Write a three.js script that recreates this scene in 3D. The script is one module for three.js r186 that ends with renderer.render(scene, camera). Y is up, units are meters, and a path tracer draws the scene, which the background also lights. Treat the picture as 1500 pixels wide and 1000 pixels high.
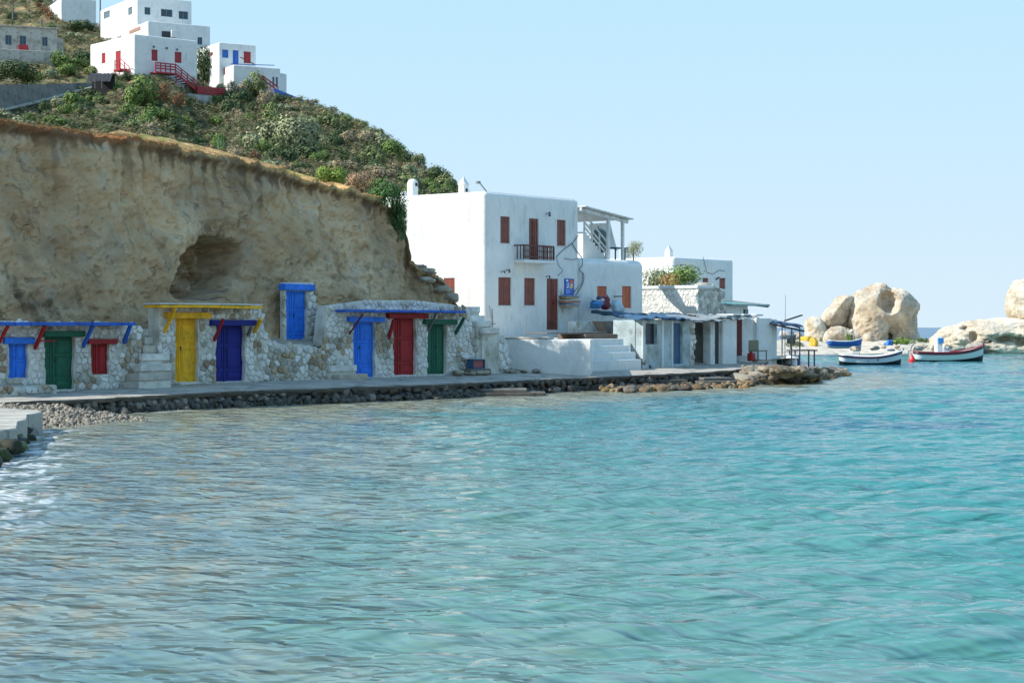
import * as THREE from 'three';
import { mergeGeometries, mergeVertices } from 'three/addons/utils/BufferGeometryUtils.js';
import { RoundedBoxGeometry } from 'three/addons/geometries/RoundedBoxGeometry.js';
import { MarchingCubes } from 'three/addons/objects/MarchingCubes.js';
import { Brush, Evaluator, SUBTRACTION } from 'three-bvh-csg';
import { createNoise2D, createNoise3D } from 'simplex-noise';

// ---------- camera, sky, sun, exposure ----------
const EYE = 2.1, F = 2800, HOR = 479, CX = 750;
const scene = new THREE.Scene();
const camera = new THREE.PerspectiveCamera(THREE.MathUtils.radToDeg(2 * Math.atan(500 / F)), 1.5, 0.5, 20000);
camera.position.set(0, EYE, 0);
camera.rotation.x = -Math.atan((500 - HOR) / F);
scene.add(camera);
const renderer = new THREE.WebGLRenderer({ antialias: true });
renderer.toneMapping = THREE.LinearToneMapping;
renderer.toneMappingExposure = 1.32;
renderer.shadowMap.enabled = true;
const SUN_EL = THREE.MathUtils.degToRad(39), SUN_H = [-0.962, 0.272];
const sunDir = new THREE.Vector3(SUN_H[0] * Math.cos(SUN_EL), Math.sin(SUN_EL), SUN_H[1] * Math.cos(SUN_EL)).normalize();
const sun = new THREE.DirectionalLight(new THREE.Color().setRGB(1, 0.955, 0.885), 4.7);
sun.position.copy(sunDir).multiplyScalar(250); sun.castShadow = true; sun.shadow.radius = 1;
sun.shadow.camera.left = -140; sun.shadow.camera.right = 140; sun.shadow.camera.top = 140; sun.shadow.camera.bottom = -140; sun.shadow.camera.far = 700; sun.shadow.mapSize.set(4096, 4096);
scene.add(sun); scene.add(sun.target);
{ // clear pale summer sky: white-blue at the horizon, deeper blue overhead, a soft brightening round the sun
  const W = 512, H = 256, a = new Float32Array(W * H * 4);
  const stops = [[0, 0.51, 0.62, 0.70], [0.08, 0.44, 0.60, 0.72], [0.175, 0.375, 0.585, 0.725], [0.35, 0.27, 0.49, 0.71], [0.7, 0.20, 0.43, 0.72], [1.6, 0.15, 0.36, 0.69]];
  for (let j = 0; j < H; j++) for (let i = 0; i < W; i++) {
    const el = ((j + 0.5) / H - 0.5) * Math.PI, az = ((i + 0.5) / W - 0.5) * 2 * Math.PI;
    const d = new THREE.Vector3(Math.cos(el) * Math.cos(az), Math.sin(el), Math.cos(el) * Math.sin(az));
    const e = Math.max(0, el); let k = 0; while (k < stops.length - 2 && e > stops[k + 1][0]) k++;
    const t = Math.min(1, (e - stops[k][0]) / (stops[k + 1][0] - stops[k][0]));
    const glow = Math.max(0, d.dot(sunDir)), g = 0.22 * Math.pow(glow, 6) + 0.5 * Math.pow(glow, 40);
    for (let c = 0; c < 3; c++) a[(j * W + i) * 4 + c] = 1.06 * (stops[k][c + 1] * (1 - t) + stops[k + 1][c + 1] * t) + g * [1, 0.97, 0.9][c];
    a[(j * W + i) * 4 + 3] = 1;
  }
  const sky = new THREE.DataTexture(a, W, H, THREE.RGBAFormat, THREE.FloatType);
  sky.mapping = THREE.EquirectangularReflectionMapping; sky.magFilter = sky.minFilter = THREE.LinearFilter; sky.needsUpdate = true;
  scene.background = sky; scene.environment = sky;
}

// ---------- helpers ----------
function rng(s) { return () => { s |= 0; s = s + 0x6D2B79F5 | 0; let t = Math.imul(s ^ s >>> 15, 1 | s); t = t + Math.imul(t ^ t >>> 7, 61 | t) ^ t; return ((t ^ t >>> 14) >>> 0) / 4294967296; }; }
const R = rng(7), n2 = createNoise2D(rng(11)), n3 = createNoise3D(rng(12));
const clamp = (x, a = 0, b = 1) => Math.min(b, Math.max(a, x));
const smooth = (a, b, x) => { const t = clamp((x - a) / (b - a)); return t * t * (3 - 2 * t); };
const lerp = (a, b, t) => a + (b - a) * t;
const mix3 = (a, b, t) => [lerp(a[0], b[0], t), lerp(a[1], b[1], t), lerp(a[2], b[2], t)];
const fbm2 = (x, y, o = 4) => { let s = 0, a = 0.5; for (let i = 0; i < o; i++) { s += a * n2(x, y); x *= 2.03; y *= 2.03; a *= 0.5; } return s; };
const fbm3 = (x, y, z, o = 4) => { let s = 0, a = 0.5; for (let i = 0; i < o; i++) { s += a * n3(x, y, z); x *= 2.03; y *= 2.03; z *= 2.03; a *= 0.5; } return s; };
function table(pts) { return x => { if (x <= pts[0][0]) return pts[0][1]; for (let i = 1; i < pts.length; i++) if (x <= pts[i][0]) return lerp(pts[i - 1][1], pts[i][1], (x - pts[i - 1][0]) / (pts[i][0] - pts[i - 1][0])); return pts[pts.length - 1][1]; }; }
const ang = px => (px - CX) / F;
const pix = (px, py, d) => new THREE.Vector3(ang(px) * d, EYE + (HOR - py) / F * d, -d);   // point seen at a pixel, d metres ahead
const onLevel = (px, py, y) => pix(px, py, (EYE - y) * F / (py - HOR));                    // point of a level surface seen at a pixel
const used = {};
function numbered(n) { used[n] = (used[n] ?? -1) + 1; return used[n] ? n + '_' + String(used[n]).padStart(3, '0') : n; }
function tag(o, label, category, group, kind) { if (label) o.userData.label = label; if (category) o.userData.category = category; if (group) o.userData.group = group; if (kind) o.userData.kind = kind; return o; }
function mesh(g, m, name, parent) { const o = new THREE.Mesh(g, m); o.castShadow = o.receiveShadow = true; if (parent) { o.name = name; parent.add(o); } else { o.name = numbered(name); scene.add(o); } return o; }
function thing(name, label, category, group) { const o = new THREE.Group(); o.name = numbered(name); scene.add(o); return tag(o, label, category, group); }
function structure(g, m, name) { return tag(mesh(g, m, name), null, null, null, 'structure'); }
// uv in metres from the dominant axis of each face's normal
function boxUV(g, k = 1) {
  const p = g.attributes.position, n = g.attributes.normal, uv = new Float32Array(p.count * 2);
  for (let i = 0; i < p.count; i++) { const x = Math.abs(n.getX(i)), y = Math.abs(n.getY(i)), z = Math.abs(n.getZ(i)); let u, v;
    if (y >= x && y >= z) { u = p.getX(i); v = p.getZ(i); } else if (x >= z) { u = p.getZ(i); v = p.getY(i); } else { u = p.getX(i); v = p.getY(i); }
    uv[2 * i] = u * k; uv[2 * i + 1] = v * k; }
  g.setAttribute('uv', new THREE.BufferAttribute(uv, 2)); return g;
}
const merge = list => boxUV(mergeGeometries(list.map(g => { g = g.index ? g.toNonIndexed() : g; for (const k of Object.keys(g.attributes)) if (!['position', 'normal', 'uv'].includes(k)) g.deleteAttribute(k); if (!g.attributes.uv) g.setAttribute('uv', new THREE.BufferAttribute(new Float32Array(g.attributes.position.count * 2), 2)); return g; })));
function box(x0, x1, y0, y1, z0, z1, b = 0.012) { const w = x1 - x0, h = y1 - y0, d = z1 - z0, r = Math.min(b, w / 2.2, h / 2.2, d / 2.2); const g = b > 0 ? new RoundedBoxGeometry(w, h, d, 1, r) : new THREE.BoxGeometry(w, h, d); g.translate((x0 + x1) / 2, (y0 + y1) / 2, (z0 + z1) / 2); return boxUV(g); }
function bar(a, b, w, h = w) { // squared timber from a to b
  const A = new THREE.Vector3(...a), B = new THREE.Vector3(...b), L = A.distanceTo(B), g = new RoundedBoxGeometry(w, h, L, 1, Math.min(w, h) * 0.15);
  g.lookAt(B.clone().sub(A)); g.translate((A.x + B.x) / 2, (A.y + B.y) / 2, (A.z + B.z) / 2); return boxUV(g); }
function rod(a, b, r, r2 = r, seg = 8) { const A = new THREE.Vector3(...a), B = new THREE.Vector3(...b), L = A.distanceTo(B), g = new THREE.CylinderGeometry(r2, r, L, seg); g.rotateX(Math.PI / 2); g.lookAt(B.clone().sub(A)); g.translate((A.x + B.x) / 2, (A.y + B.y) / 2, (A.z + B.z) / 2); return boxUV(g); }
function tube(pts, r, seg = 6) { const c = new THREE.CatmullRomCurve3(pts.map(p => Array.isArray(p) ? new THREE.Vector3(...p) : p)); return boxUV(new THREE.TubeGeometry(c, pts.length * 6, r, seg)); }
function grid(nu, nv, fn, col) { // indexed sheet; fn(u,v) -> [x,y,z], col(u,v,p) -> linear rgb
  const P = [], C = [], U = [], I = [];
  for (let j = 0; j <= nv; j++) for (let i = 0; i <= nu; i++) { const p = fn(i / nu, j / nv); P.push(p[0], p[1], p[2]); U.push(p[3] ?? p[0], p[4] ?? p[2]); if (col) C.push(...col(i / nu, j / nv, p)); }
  for (let j = 0; j < nv; j++) for (let i = 0; i < nu; i++) { const a = j * (nu + 1) + i, b = a + 1, c = a + nu + 1, d = c + 1; I.push(a, b, d, a, d, c); }
  const g = new THREE.BufferGeometry(); g.setAttribute('position', new THREE.Float32BufferAttribute(P, 3)); g.setAttribute('uv', new THREE.Float32BufferAttribute(U, 2)); if (col) g.setAttribute('color', new THREE.Float32BufferAttribute(C, 3)); g.setIndex(I); g.computeVertexNormals(); return g;
}
// frame of an upright wall: x along it, z out of it towards the sea; at()/side() turn pixels on it into its own coordinates
function frame(ox, od, ux, ud, base = 0) {
  const nx = ud, nz = ux;
  return { ox, od, ux, ud, base,
    put(o, y = base) { o.position.set(ox, y, -od); o.rotation.y = Math.atan2(ud, ux); return o; },
    at(px, py, zo = 0) { const a = ang(px), t = (a * (od - zo * nz) - ox - zo * nx) / (ux - a * ud), d = od + t * ud - zo * nz; return [t, EYE + (HOR - py) / F * d - base]; },
    side(px, py, xo = 0) { const a = ang(px), z = (a * (od + xo * ud) - ox - xo * ux) / (nx + a * nz), d = od + xo * ud - z * nz; return [z, EYE + (HOR - py) / F * d - base]; },
    rect(r, zo = 0) { const [x0, y1] = this.at(r[0], r[1], zo), [x1] = this.at(r[2], r[3], zo), m = (r[0] + r[2]) / 2; return [x0, x1, this.at(m, r[3], zo)[1], this.at(m, r[1], zo)[1]]; },
    srect(r, xo = 0) { const [z0] = this.side(r[0], r[1], xo), [z1] = this.side(r[2], r[3], xo), m = (r[0] + r[2]) / 2; return [z0, z1, this.side(m, r[3], xo)[1], this.side(m, r[1], xo)[1]]; },
    world(t, y, z) { return [ox + t * ux + z * nx, y, -(od + t * ud - z * nz)]; } };
}
const SU = [0.6187, 0.7857];
const shoreD = px => 63.8 / (1 - 1.27 * ang(px));
const shoreFrame = (px, base) => { const d = shoreD(px); return frame(ang(px) * d, d, SU[0], SU[1], base); };
const SF = shoreFrame(275, 0);

// ---------- textures ----------
function hash(i, j, s) { let h = Math.imul(i, 374761393) + Math.imul(j, 668265263) + Math.imul(s, 974634541); h = Math.imul(h ^ h >>> 13, 1274126177); return ((h ^ h >>> 16) >>> 0) / 4294967296; }
function pn(x, y, per, s) { const i = Math.floor(x), j = Math.floor(y), fx = x - i, fy = y - j, u = fx * fx * (3 - 2 * fx), v = fy * fy * (3 - 2 * fy), w = k => ((k % per) + per) % per;
  return lerp(lerp(hash(w(i), w(j), s), hash(w(i + 1), w(j), s), u), lerp(hash(w(i), w(j + 1), s), hash(w(i + 1), w(j + 1), s), u), v); }
function pf(u, v, per, oct, s) { let t = 0, a = 0.5, n = 0; for (let o = 0; o < oct; o++) { t += a * pn(u * per, v * per, per, s + o); n += a; a *= 0.55; per *= 2; } return t / n; }
function tex(size, metres, fn, srgb = true) { const a = srgb ? new Uint8Array(size * size * 4) : new Float32Array(size * size * 4);
  for (let j = 0; j < size; j++) for (let i = 0; i < size; i++) { const c = fn(i / size, j / size), k = (j * size + i) * 4; for (let q = 0; q < 3; q++) a[k + q] = srgb ? clamp(c[q]) * 255 : c[q]; a[k + 3] = srgb ? 255 : 1; }
  const t = new THREE.DataTexture(a, size, size, THREE.RGBAFormat, srgb ? THREE.UnsignedByteType : THREE.FloatType); t.magFilter = THREE.LinearFilter; t.minFilter = THREE.LinearMipmapLinearFilter; t.generateMipmaps = true; t.wrapS = t.wrapT = THREE.RepeatWrapping; t.repeat.set(1 / metres, 1 / metres); if (srgb) t.colorSpace = THREE.SRGBColorSpace; t.needsUpdate = true; return t; }
const g3 = v => [v, v, v];
const T = {
  plaster: tex(512, 3.1, (u, v) => { const a = pf(u, v, 4, 6, 3), b = pf(u, v * 0.5, 16, 4, 9); const c = pf(u, v * 0.25, 24, 4, 12), s = smooth(0.6, 0.75, c) * 0.05; return [0.94 + 0.13 * (a - 0.5) + 0.05 * (b - 0.5) - s, 0.94 + 0.13 * (a - 0.5) + 0.04 * (b - 0.5) - s, 0.93 + 0.125 * (a - 0.5) + 0.02 * (b - 0.5) - s * 1.2]; }),
  plasterBump: tex(512, 3.1, (u, v) => g3(0.65 * pf(u, v, 5, 4, 21) + 0.35 * pf(u, v, 40, 3, 22)), false),
  worn: tex(512, 2.3, (u, v) => { const a = pf(u, v, 5, 6, 33), b = pf(u, v, 9, 5, 37), k = smooth(0.4, 0.78, a), q = smooth(0.5, 0.74, b), f = pf(u, v, 40, 3, 38) - 0.5; return [0.97 - 0.16 * k - 0.1 * q + 0.06 * f, 0.97 - 0.17 * k - 0.13 * q + 0.06 * f, 0.95 - 0.18 * k - 0.17 * q + 0.06 * f]; }),
  stone: tex(512, 1.1, (u, v) => { const a = pf(u, v, 6, 6, 41), b = pf(u, v, 30, 3, 42); const t = 0.9 + 0.3 * (a - 0.5) + 0.14 * (b - 0.5); return [t, t * 0.99, t * 0.975]; }),
  stoneBump: tex(512, 1.1, (u, v) => g3(0.6 * pf(u, v, 9, 5, 51) + 0.4 * pf(u, v, 50, 3, 52)), false),
  cliff: tex(1024, 7.3, (u, v) => { const a = pf(u, v, 5, 7, 61), b = pf(u, v, 22, 5, 62), c = pf(u * 1, v, 11, 6, 63); let t = 0.88 + 0.36 * (a - 0.5) + 0.2 * (b - 0.5); const dk = smooth(0.6, 0.78, c) * 0.1, pit = smooth(0.73, 0.78, b) * 0.2; t -= dk + pit; return [t, t * (0.985 - 0.08 * (c - 0.5)), t * (0.96 - 0.14 * (c - 0.5))]; }),
  cliffBump: tex(1024, 7.3, (u, v) => { const b = pf(u, v, 22, 5, 62); return g3(0.5 * pf(u, v, 12, 6, 65) + 0.35 * pf(u, v, 60, 4, 66) - 0.3 * smooth(0.66, 0.74, b)); }, false),
  wood: tex(512, 1.3, (u, v) => { const a = pf(u, v * 0.13 + 0.4, 32, 4, 71), b = pf(u, v, 5, 5, 72), c = pf(u, v, 24, 4, 73); const ch = smooth(0.63, 0.74, c) * 0.14; const t = 0.94 + 0.2 * (a - 0.5) + 0.3 * (b - 0.5) - ch; return [t, t, t]; }),
  woodBump: tex(512, 1.3, (u, v) => g3(0.7 * pf(u, v * 0.13 + 0.4, 32, 4, 71) + 0.3 * pf(u, v, 24, 4, 73)), false),
  concrete: tex(512, 2.7, (u, v) => { const a = pf(u, v, 4, 7, 81), b = pf(u, v, 40, 3, 82), c = pf(u, v, 8, 5, 83), k = smooth(0.56, 0.66, c) * 0.17; const t = 0.88 + 0.3 * (a - 0.5) + 0.14 * (b - 0.5) - k; return [t, t * 0.98, t * 0.95]; }),
  earth: tex(1024, 9.7, (u, v) => { const a = pf(u, v, 6, 7, 91), b = pf(u, v, 30, 5, 92), c = pf(u, v, 12, 6, 93); const t = 0.74 + 0.5 * (a - 0.5) + 0.5 * (b - 0.5), g = smooth(0.5, 0.64, c); return [t * (1 - 0.25 * g), t * (0.95 - 0.08 * g), t * (0.86 - 0.28 * g)]; }),
};
function ripple(size, metres, seed, lo, hi, n) { // tiling pattern of small wind waves, heights 0..1
  const r = rng(seed), W = []; for (let k = 0; k < n; k++) { const lam = lo * Math.pow(hi / lo, r()), dir = 1.66 + (r() + r() + r() - 1.5) * 1.05, q = metres / lam; const kx = Math.round(Math.cos(dir) * q), ky = Math.round(Math.sin(dir) * q); if (!kx && !ky) continue; W.push([kx, ky, lam, r() * 6.283]); }
  const S = new Float32Array(4096); for (let i = 0; i < 4096; i++) S[i] = Math.sin(i / 4096 * 2 * Math.PI);
  return tex(size, metres, (u, v) => { let h = 0; for (const w of W) { const s = S[((w[0] * u + w[1] * v + w[3] / 6.283 + 64) * 4096 | 0) & 4095]; h += w[2] * (s + 0.25 * s * s); } return g3(0.5 + h * 0.5); }, false); }
T.ripple = ripple(1024, 5.3, 5, 0.07, 0.75, 44);
{ const S = 512, a = T.ripple.image.data, at = (i, j) => a[(((j * 2 + 1024) % 1024) * 1024 + (i * 2 + 1024) % 1024) * 4], h = 0.06 / (2 * 2 * 5.3 / 1024); // slopes of the same waves, for the open sea
  T.rippleNormal = tex(S, 21, (u, v) => { const i = Math.round(u * S), j = Math.round(v * S), n = new THREE.Vector3(-(at(i + 1, j) - at(i - 1, j)) * h, -(at(i, j + 1) - at(i, j - 1)) * h, 1).normalize(); return [n.x * 0.5 + 0.5, n.y * 0.5 + 0.5, n.z * 0.5 + 0.5]; }, false); }

// ---------- materials (linear base colours) ----------
function mat(c, rough, o = {}) { const m = new THREE.MeshStandardMaterial({ roughness: rough, ...o }); m.color.setRGB(...c); return m; }
const plaster = (c, b = 0.028) => mat(c, 0.9, { map: T.plaster, bumpMap: T.plasterBump, bumpScale: b });
const paint = (c, r = 0.68) => mat(c, r, { map: T.wood, bumpMap: T.woodBump, bumpScale: 0.004 });
const stoneM = (c, r = 0.92) => mat(c, r, { map: T.stone, bumpMap: T.stoneBump, bumpScale: 0.018 });
const M = {
  white: plaster([0.80, 0.80, 0.78]), whiteB: plaster([0.74, 0.75, 0.73]), grey: mat([0.46, 0.45, 0.42], 0.92, { map: T.worn, bumpMap: T.plasterBump, bumpScale: 0.01 }),
  wornWhite: mat([0.74, 0.75, 0.73], 0.92, { map: T.worn, bumpMap: T.plasterBump, bumpScale: 0.014 }), wornBlueAndShade: mat([0.46, 0.56, 0.6], 0.9, { map: T.worn, bumpMap: T.plasterBump, bumpScale: 0.014 }),
  mortar: mat([0.7, 0.68, 0.62], 0.95, { map: T.worn, bumpMap: T.stoneBump, bumpScale: 0.03 }),
  stones: [[0.84, 0.83, 0.79], [0.74, 0.72, 0.66], [0.6, 0.56, 0.48], [0.5, 0.39, 0.26], [0.38, 0.28, 0.18], [0.46, 0.43, 0.37], [0.8, 0.78, 0.72]].map(c => stoneM(c)),
  darkStones: [[0.15, 0.132, 0.108], [0.2, 0.175, 0.14], [0.27, 0.235, 0.19], [0.105, 0.09, 0.07]].map(c => stoneM(c, 0.75)),
  wetStones: [[0.05, 0.045, 0.037], [0.075, 0.062, 0.046], [0.035, 0.034, 0.03], [0.09, 0.075, 0.05]].map(c => stoneM(c, 0.55)),
  tan: [[0.5, 0.43, 0.33], [0.43, 0.37, 0.29], [0.56, 0.5, 0.41], [0.36, 0.31, 0.24]].map(c => stoneM(c)),
  kelp: [[0.36, 0.2, 0.06], [0.27, 0.16, 0.06], [0.2, 0.14, 0.07]].map(c => stoneM(c, 0.7)), alga: [[0.13, 0.19, 0.025], [0.06, 0.085, 0.02], [0.035, 0.04, 0.015]].map(c => stoneM(c, 0.7)),
  concrete: mat([0.5, 0.475, 0.425], 0.93, { map: T.concrete, bumpMap: T.stoneBump, bumpScale: 0.012 }), paleConcrete: mat([0.55, 0.53, 0.475], 0.93, { map: T.concrete, bumpMap: T.stoneBump, bumpScale: 0.012 }), darkConcrete: mat([0.14, 0.13, 0.115], 0.85, { map: T.concrete, bumpMap: T.stoneBump, bumpScale: 0.015 }),
  wallConcrete: mat([0.23, 0.22, 0.2], 0.93, { map: T.concrete, bumpMap: T.stoneBump, bumpScale: 0.012 }),
  blue: paint([0.02, 0.2, 0.82]), navy: paint([0.004, 0.009, 0.2]), green: paint([0.006, 0.115, 0.058]), red: paint([0.37, 0.008, 0.01]), yellow: paint([0.93, 0.47, 0.003]), beamBlue: paint([0.018, 0.12, 0.55]), darkRed: paint([0.17, 0.014, 0.016]), greyWood: paint([0.16, 0.15, 0.14], 0.8),
  shutter: paint([0.24, 0.058, 0.036], 0.5), orange: paint([0.6, 0.12, 0.035], 0.5), hillRed: paint([0.42, 0.022, 0.03], 0.5), hillBlue: paint([0.03, 0.16, 0.6], 0.5), teal: paint([0.1, 0.24, 0.33], 0.5), steelBlue: paint([0.045, 0.12, 0.22], 0.6), darkBlue: mat([0.012, 0.02, 0.035], 0.35), brownWood: paint([0.19, 0.13, 0.09], 0.85), rail: paint([0.14, 0.04, 0.03], 0.6),
  whiteWood: paint([0.74, 0.74, 0.71], 0.6), black: mat([0.02, 0.02, 0.022], 0.7), cable: mat([0.1, 0.11, 0.12], 0.7), iron: mat([0.2, 0.2, 0.2], 0.5, { metalness: 0.6 }), glass: mat([0.03, 0.05, 0.06], 0.08), tin: mat([0.33, 0.36, 0.38], 0.55, { map: T.worn, metalness: 0.2 }), tarp: mat([0.02, 0.05, 0.11], 0.6), greenTin: mat([0.16, 0.36, 0.33], 0.5, { map: T.worn }),
  trunk: mat([0.12, 0.09, 0.06], 0.95), rock: mat([0.71, 0.645, 0.55], 0.95, { map: T.cliff, bumpMap: T.cliffBump, bumpScale: 0.05, vertexColors: true }),
};

// ---------- the hill behind ----------
const hYb = table([[-250, 175], [0, 200], [100, 208], [200, 224], [300, 246], [400, 268], [450, 288], [500, 300], [540, 308], [600, 322], [640, 332], [670, 336], [700, 342], [800, 356]]);
const hYs = table([[-250, -90], [0, -36], [60, -10], [110, 20], [150, 42], [200, 48], [250, 62], [300, 112], [340, 126], [400, 138], [445, 152], [500, 168], [540, 190], [575, 214], [600, 234], [625, 250], [650, 262], [668, 280], [700, 306], [800, 352]]);
const hD0 = table([[-250, 122], [0, 120], [200, 125], [400, 128], [600, 116], [800, 105]]);
const hD1 = table([[-250, 280], [0, 262], [100, 236], [200, 210], [300, 197], [400, 192], [500, 182], [600, 166], [700, 152], [800, 142]]);
const hExp = px => 1 + 0.5 * Math.exp(-(((px - 300) / 42) ** 2));
function hillY(px, d) { const d0 = hD0(px), d1 = hD1(px), f = (d - d0) / (d1 - d0), yb = hYb(px), ys = hYs(px); const dd = Math.min(d, d1), ff = Math.min(f, 1);
  let y = EYE + (HOR - (yb + (ys - yb) * (ff > 0 ? Math.pow(ff, hExp(px)) : ff))) * dd / F; if (f > 1) y -= (d - d1) * 0.3 + 0.012 * (d - d1) ** 2; const x = ang(px) * d; return y + (f > 0 ? 1 : 0.4) * (0.5 * fbm2(x * 0.11, d * 0.11, 4) + 0.12 * n2(x * 0.9, d * 0.9)); }
const hillD = (px, py) => { let f = (hYb(px) - py) / (hYb(px) - hYs(px)); if (f > 0) f = Math.pow(f, 1 / hExp(px)); return lerp(hD0(px), hD1(px), f); };
const onHill = (px, py) => { const d = hillD(px, py); return new THREE.Vector3(ang(px) * d, hillY(px, d), -d); };
{
  const g = grid(210, 150, (u, v) => { const px = lerp(-250, 800, u), d = lerp(80, hD1(px) + 25, v), x = ang(px) * d; return [x, hillY(px, d), -d, x, d]; }, (u, v, p) => {
    const a = fbm2(p[0] * 0.13 + 5, p[2] * 0.13, 4), b = n2(p[0] * 0.7, p[2] * 0.7); const px = lerp(-250, 800, u);
    let c = mix3([0.34, 0.285, 0.175], [0.25, 0.23, 0.135], smooth(-0.3, 0.4, a)); c = mix3(c, [0.15, 0.165, 0.07], smooth(0.0, 0.5, b + a) * 0.8); return mix3(c, [0.47, 0.34, 0.19], smooth(260, 60, px) * smooth(0.0, 0.4, -a + 0.15 + 0.3 * b)); });
  structure(g, mat([1, 1, 1], 0.97, { map: T.earth, bumpMap: T.stoneBump, bumpScale: 0.06, vertexColors: true }), 'hillside');
}

// ---------- the cliff over the boathouses ----------
const CZ = -2.2, topPix = [[-260, 150], [-120, 166], [0, 177], [40, 183], [70, 187], [110, 194], [150, 201], [190, 206], [230, 212], [275, 221], [320, 231], [360, 240], [400, 250], [440, 260], [480, 271], [520, 283], [550, 295], [570, 306], [582, 322], [588, 345], [597, 384], [612, 398], [630, 412], [650, 424], [664, 436], [672, 446], [690, 478]];
const cliffTopT = topPix.map(([px, py]) => SF.at(px, py, CZ)), cliffTop = table(cliffTopT), CT0 = cliffTopT[0][0], CT1 = cliffTopT[cliffTopT.length - 1][0];
const lipY = t => cliffTop(t) + 0.1 * n2(t * 1.3, 3) + 0.05 * n2(t * 5, 9);
const [caveT, caveY] = SF.at(316, 398, -1.3);
const [stainT, stainY] = SF.at(75, 425, -0.8);
function cliffZ(t, y) {
  const top = cliffTop(t), v = clamp(y / top);
  let z = -0.5 - 1.65 * Math.pow(v, 0.75); z += 0.55 * fbm3(t * 0.3, y * 0.34, 1, 5) * (0.4 + 0.6 * v) + 0.08 * fbm3(t * 1.7, y * 1.7, 5, 4);
  z += 0.16 * Math.max(0, n3(t * 0.5, y * 0.16, 9));
  const rough = smooth(-0.2, 0.6, n3(t * 0.3, y * 0.4, 44)); z += (0.02 + 0.03 * rough) * Math.abs(n3(t * 0.55, y * 1.9, 3)) + 0.02 * rough * Math.abs(n3(t * 2.1, y * 4.2, 13)) - 0.05 * rough * smooth(0.64, 0.74, n3(t * 1.9, y * 2.7, 7)) - 0.03 * smooth(0.68, 0.76, n3(t * 4.2, y * 5.1, 17));   // ledges, cracks and pockets
  const zc = z, cx = (t - caveT) / 1.28, cy = (y - caveY) / (y > caveY ? 1.05 : 0.9), rr = Math.pow(Math.pow(Math.abs(cx - 0.42 * cy), 2.3) + Math.pow(Math.abs(cy), 2.3), 1 / 2.3) + 0.16 * fbm3(t * 1.2, y * 1.2, 20, 3);
  z -= (1.5 + 0.55 * fbm3(t * 1.6, y * 1.6, 60, 4)) * smooth(1.05, 0.68, rr) + 0.3 * smooth(1.6, 0.8, rr);
  z += 0.16 * smooth(0.96, 0.985, v);
  return Math.max(z, -4.4) - (y < 2.2 && t < 8 ? 0.0 : 0);
}
{
  const nu = 640, nv = 190;
  const g = grid(nu, nv, (u, v) => { const t = lerp(CT0, CT1, u), y = lerp(-0.1, lipY(t), v), z = cliffZ(t, y); const w = SF.world(t, y, z); return [w[0], w[1], w[2], t - z, y, t, z]; }, (u, v, p) => {
    const t = p[5], y = p[4], z = p[6], a = fbm3(t * 0.22, y * 0.3, z * 0.4, 4), b = fbm3(t * 0.9, y * 0.6, z, 4), c = fbm3(t * 2.4, y * 2.4, z * 2.4, 3);
    let k = mix3([0.63, 0.43, 0.245], [0.64, 0.475, 0.305], smooth(-0.25, 0.35, a)); k = mix3(k, [0.56, 0.35, 0.165], 0.5 * smooth(0.05, 0.5, b)); k = mix3(k, [0.62, 0.52, 0.4], 0.5 * smooth(0.12, 0.45, -b + 0.3 * c - 0.1));
    k = mix3(k, [0.3, 0.21, 0.12], 0.55 * smooth(0.3, 0.45, c + 0.35 * a));
    const top = lipY(t), underTurf = top - y, rag = 0.3 + 0.3 * fbm2(t * 0.8, 77, 4) + 0.25 * n2(t * 3.1, 5);   // ragged layer of topsoil and roots, as the photograph shows
    k = mix3(k, [0.17, 0.095, 0.048], 0.9 * smooth(rag + 0.22, rag * 0.6, underTurf + 0.2 * c)); k = mix3(k, mix3([0.33, 0.14, 0.045], [0.64, 0.44, 0.21], smooth(-0.5, 2.5, t + 0.8 * b)), 0.9 * smooth(0.17, 0.05, underTurf + 0.05 * c));
    const run = smooth(0.2, 0.5, n2(t * 1.9, y * 0.12 + 60)) * smooth(2.2, 0.4, underTurf) * smooth(-0.5, 0.3, n2(t * 0.35, 8)); k = mix3(k, [0.24, 0.16, 0.085], 0.6 * run);
    const st = smooth(0.0, 0.5, fbm2((t + 0.3 * y) * 1.7, y * 0.5 + 90, 4) + 0.35 * c) * smooth(2.4, 0.4, Math.abs(t - stainT)) * smooth(1.3, 0.3, Math.abs(y - stainY)); return mix3(k, [0.13, 0.095, 0.06], 0.75 * st); });
  structure(g, mat([1, 1, 1], 0.96, { map: T.cliff, bumpMap: T.cliffBump, bumpScale: 0.15, vertexColors: true }), 'cliff');
  // ground on top of the cliff, falling away behind
  const h = grid(300, 34, (u, v) => { const t = lerp(CT0, CT1, u), s = v * v * 24, top = lipY(t), z = cliffZ(t, top) - s; const end = smooth(CT1 - 4.4, CT1 - 3.2, t); const y = top + Math.min(s, 3.4) * lerp(0.09 + 0.15 * smooth(0.2, 2.5, t), 0.015, end) - Math.max(0, s - 3.4) * lerp(0.06, 0.1, end) + 0.06 * fbm2(t * 1.5, z * 1.5, 3) * Math.min(1, s); const w = SF.world(t, y, z); return [w[0], w[1], w[2], t, s]; },
    (u, v, p) => { const s = p[4], t = p[3]; return mix3(mix3([0.34, 0.15, 0.05], [0.68, 0.48, 0.24], smooth(-0.5, 2.5, t)), [0.52, 0.38, 0.2], smooth(2.5, 7, s)); });
  structure(h, mat([1, 1, 1], 0.97, { map: T.earth, bumpMap: T.stoneBump, bumpScale: 0.05, vertexColors: true }), 'clifftop_ground');
}

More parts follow.
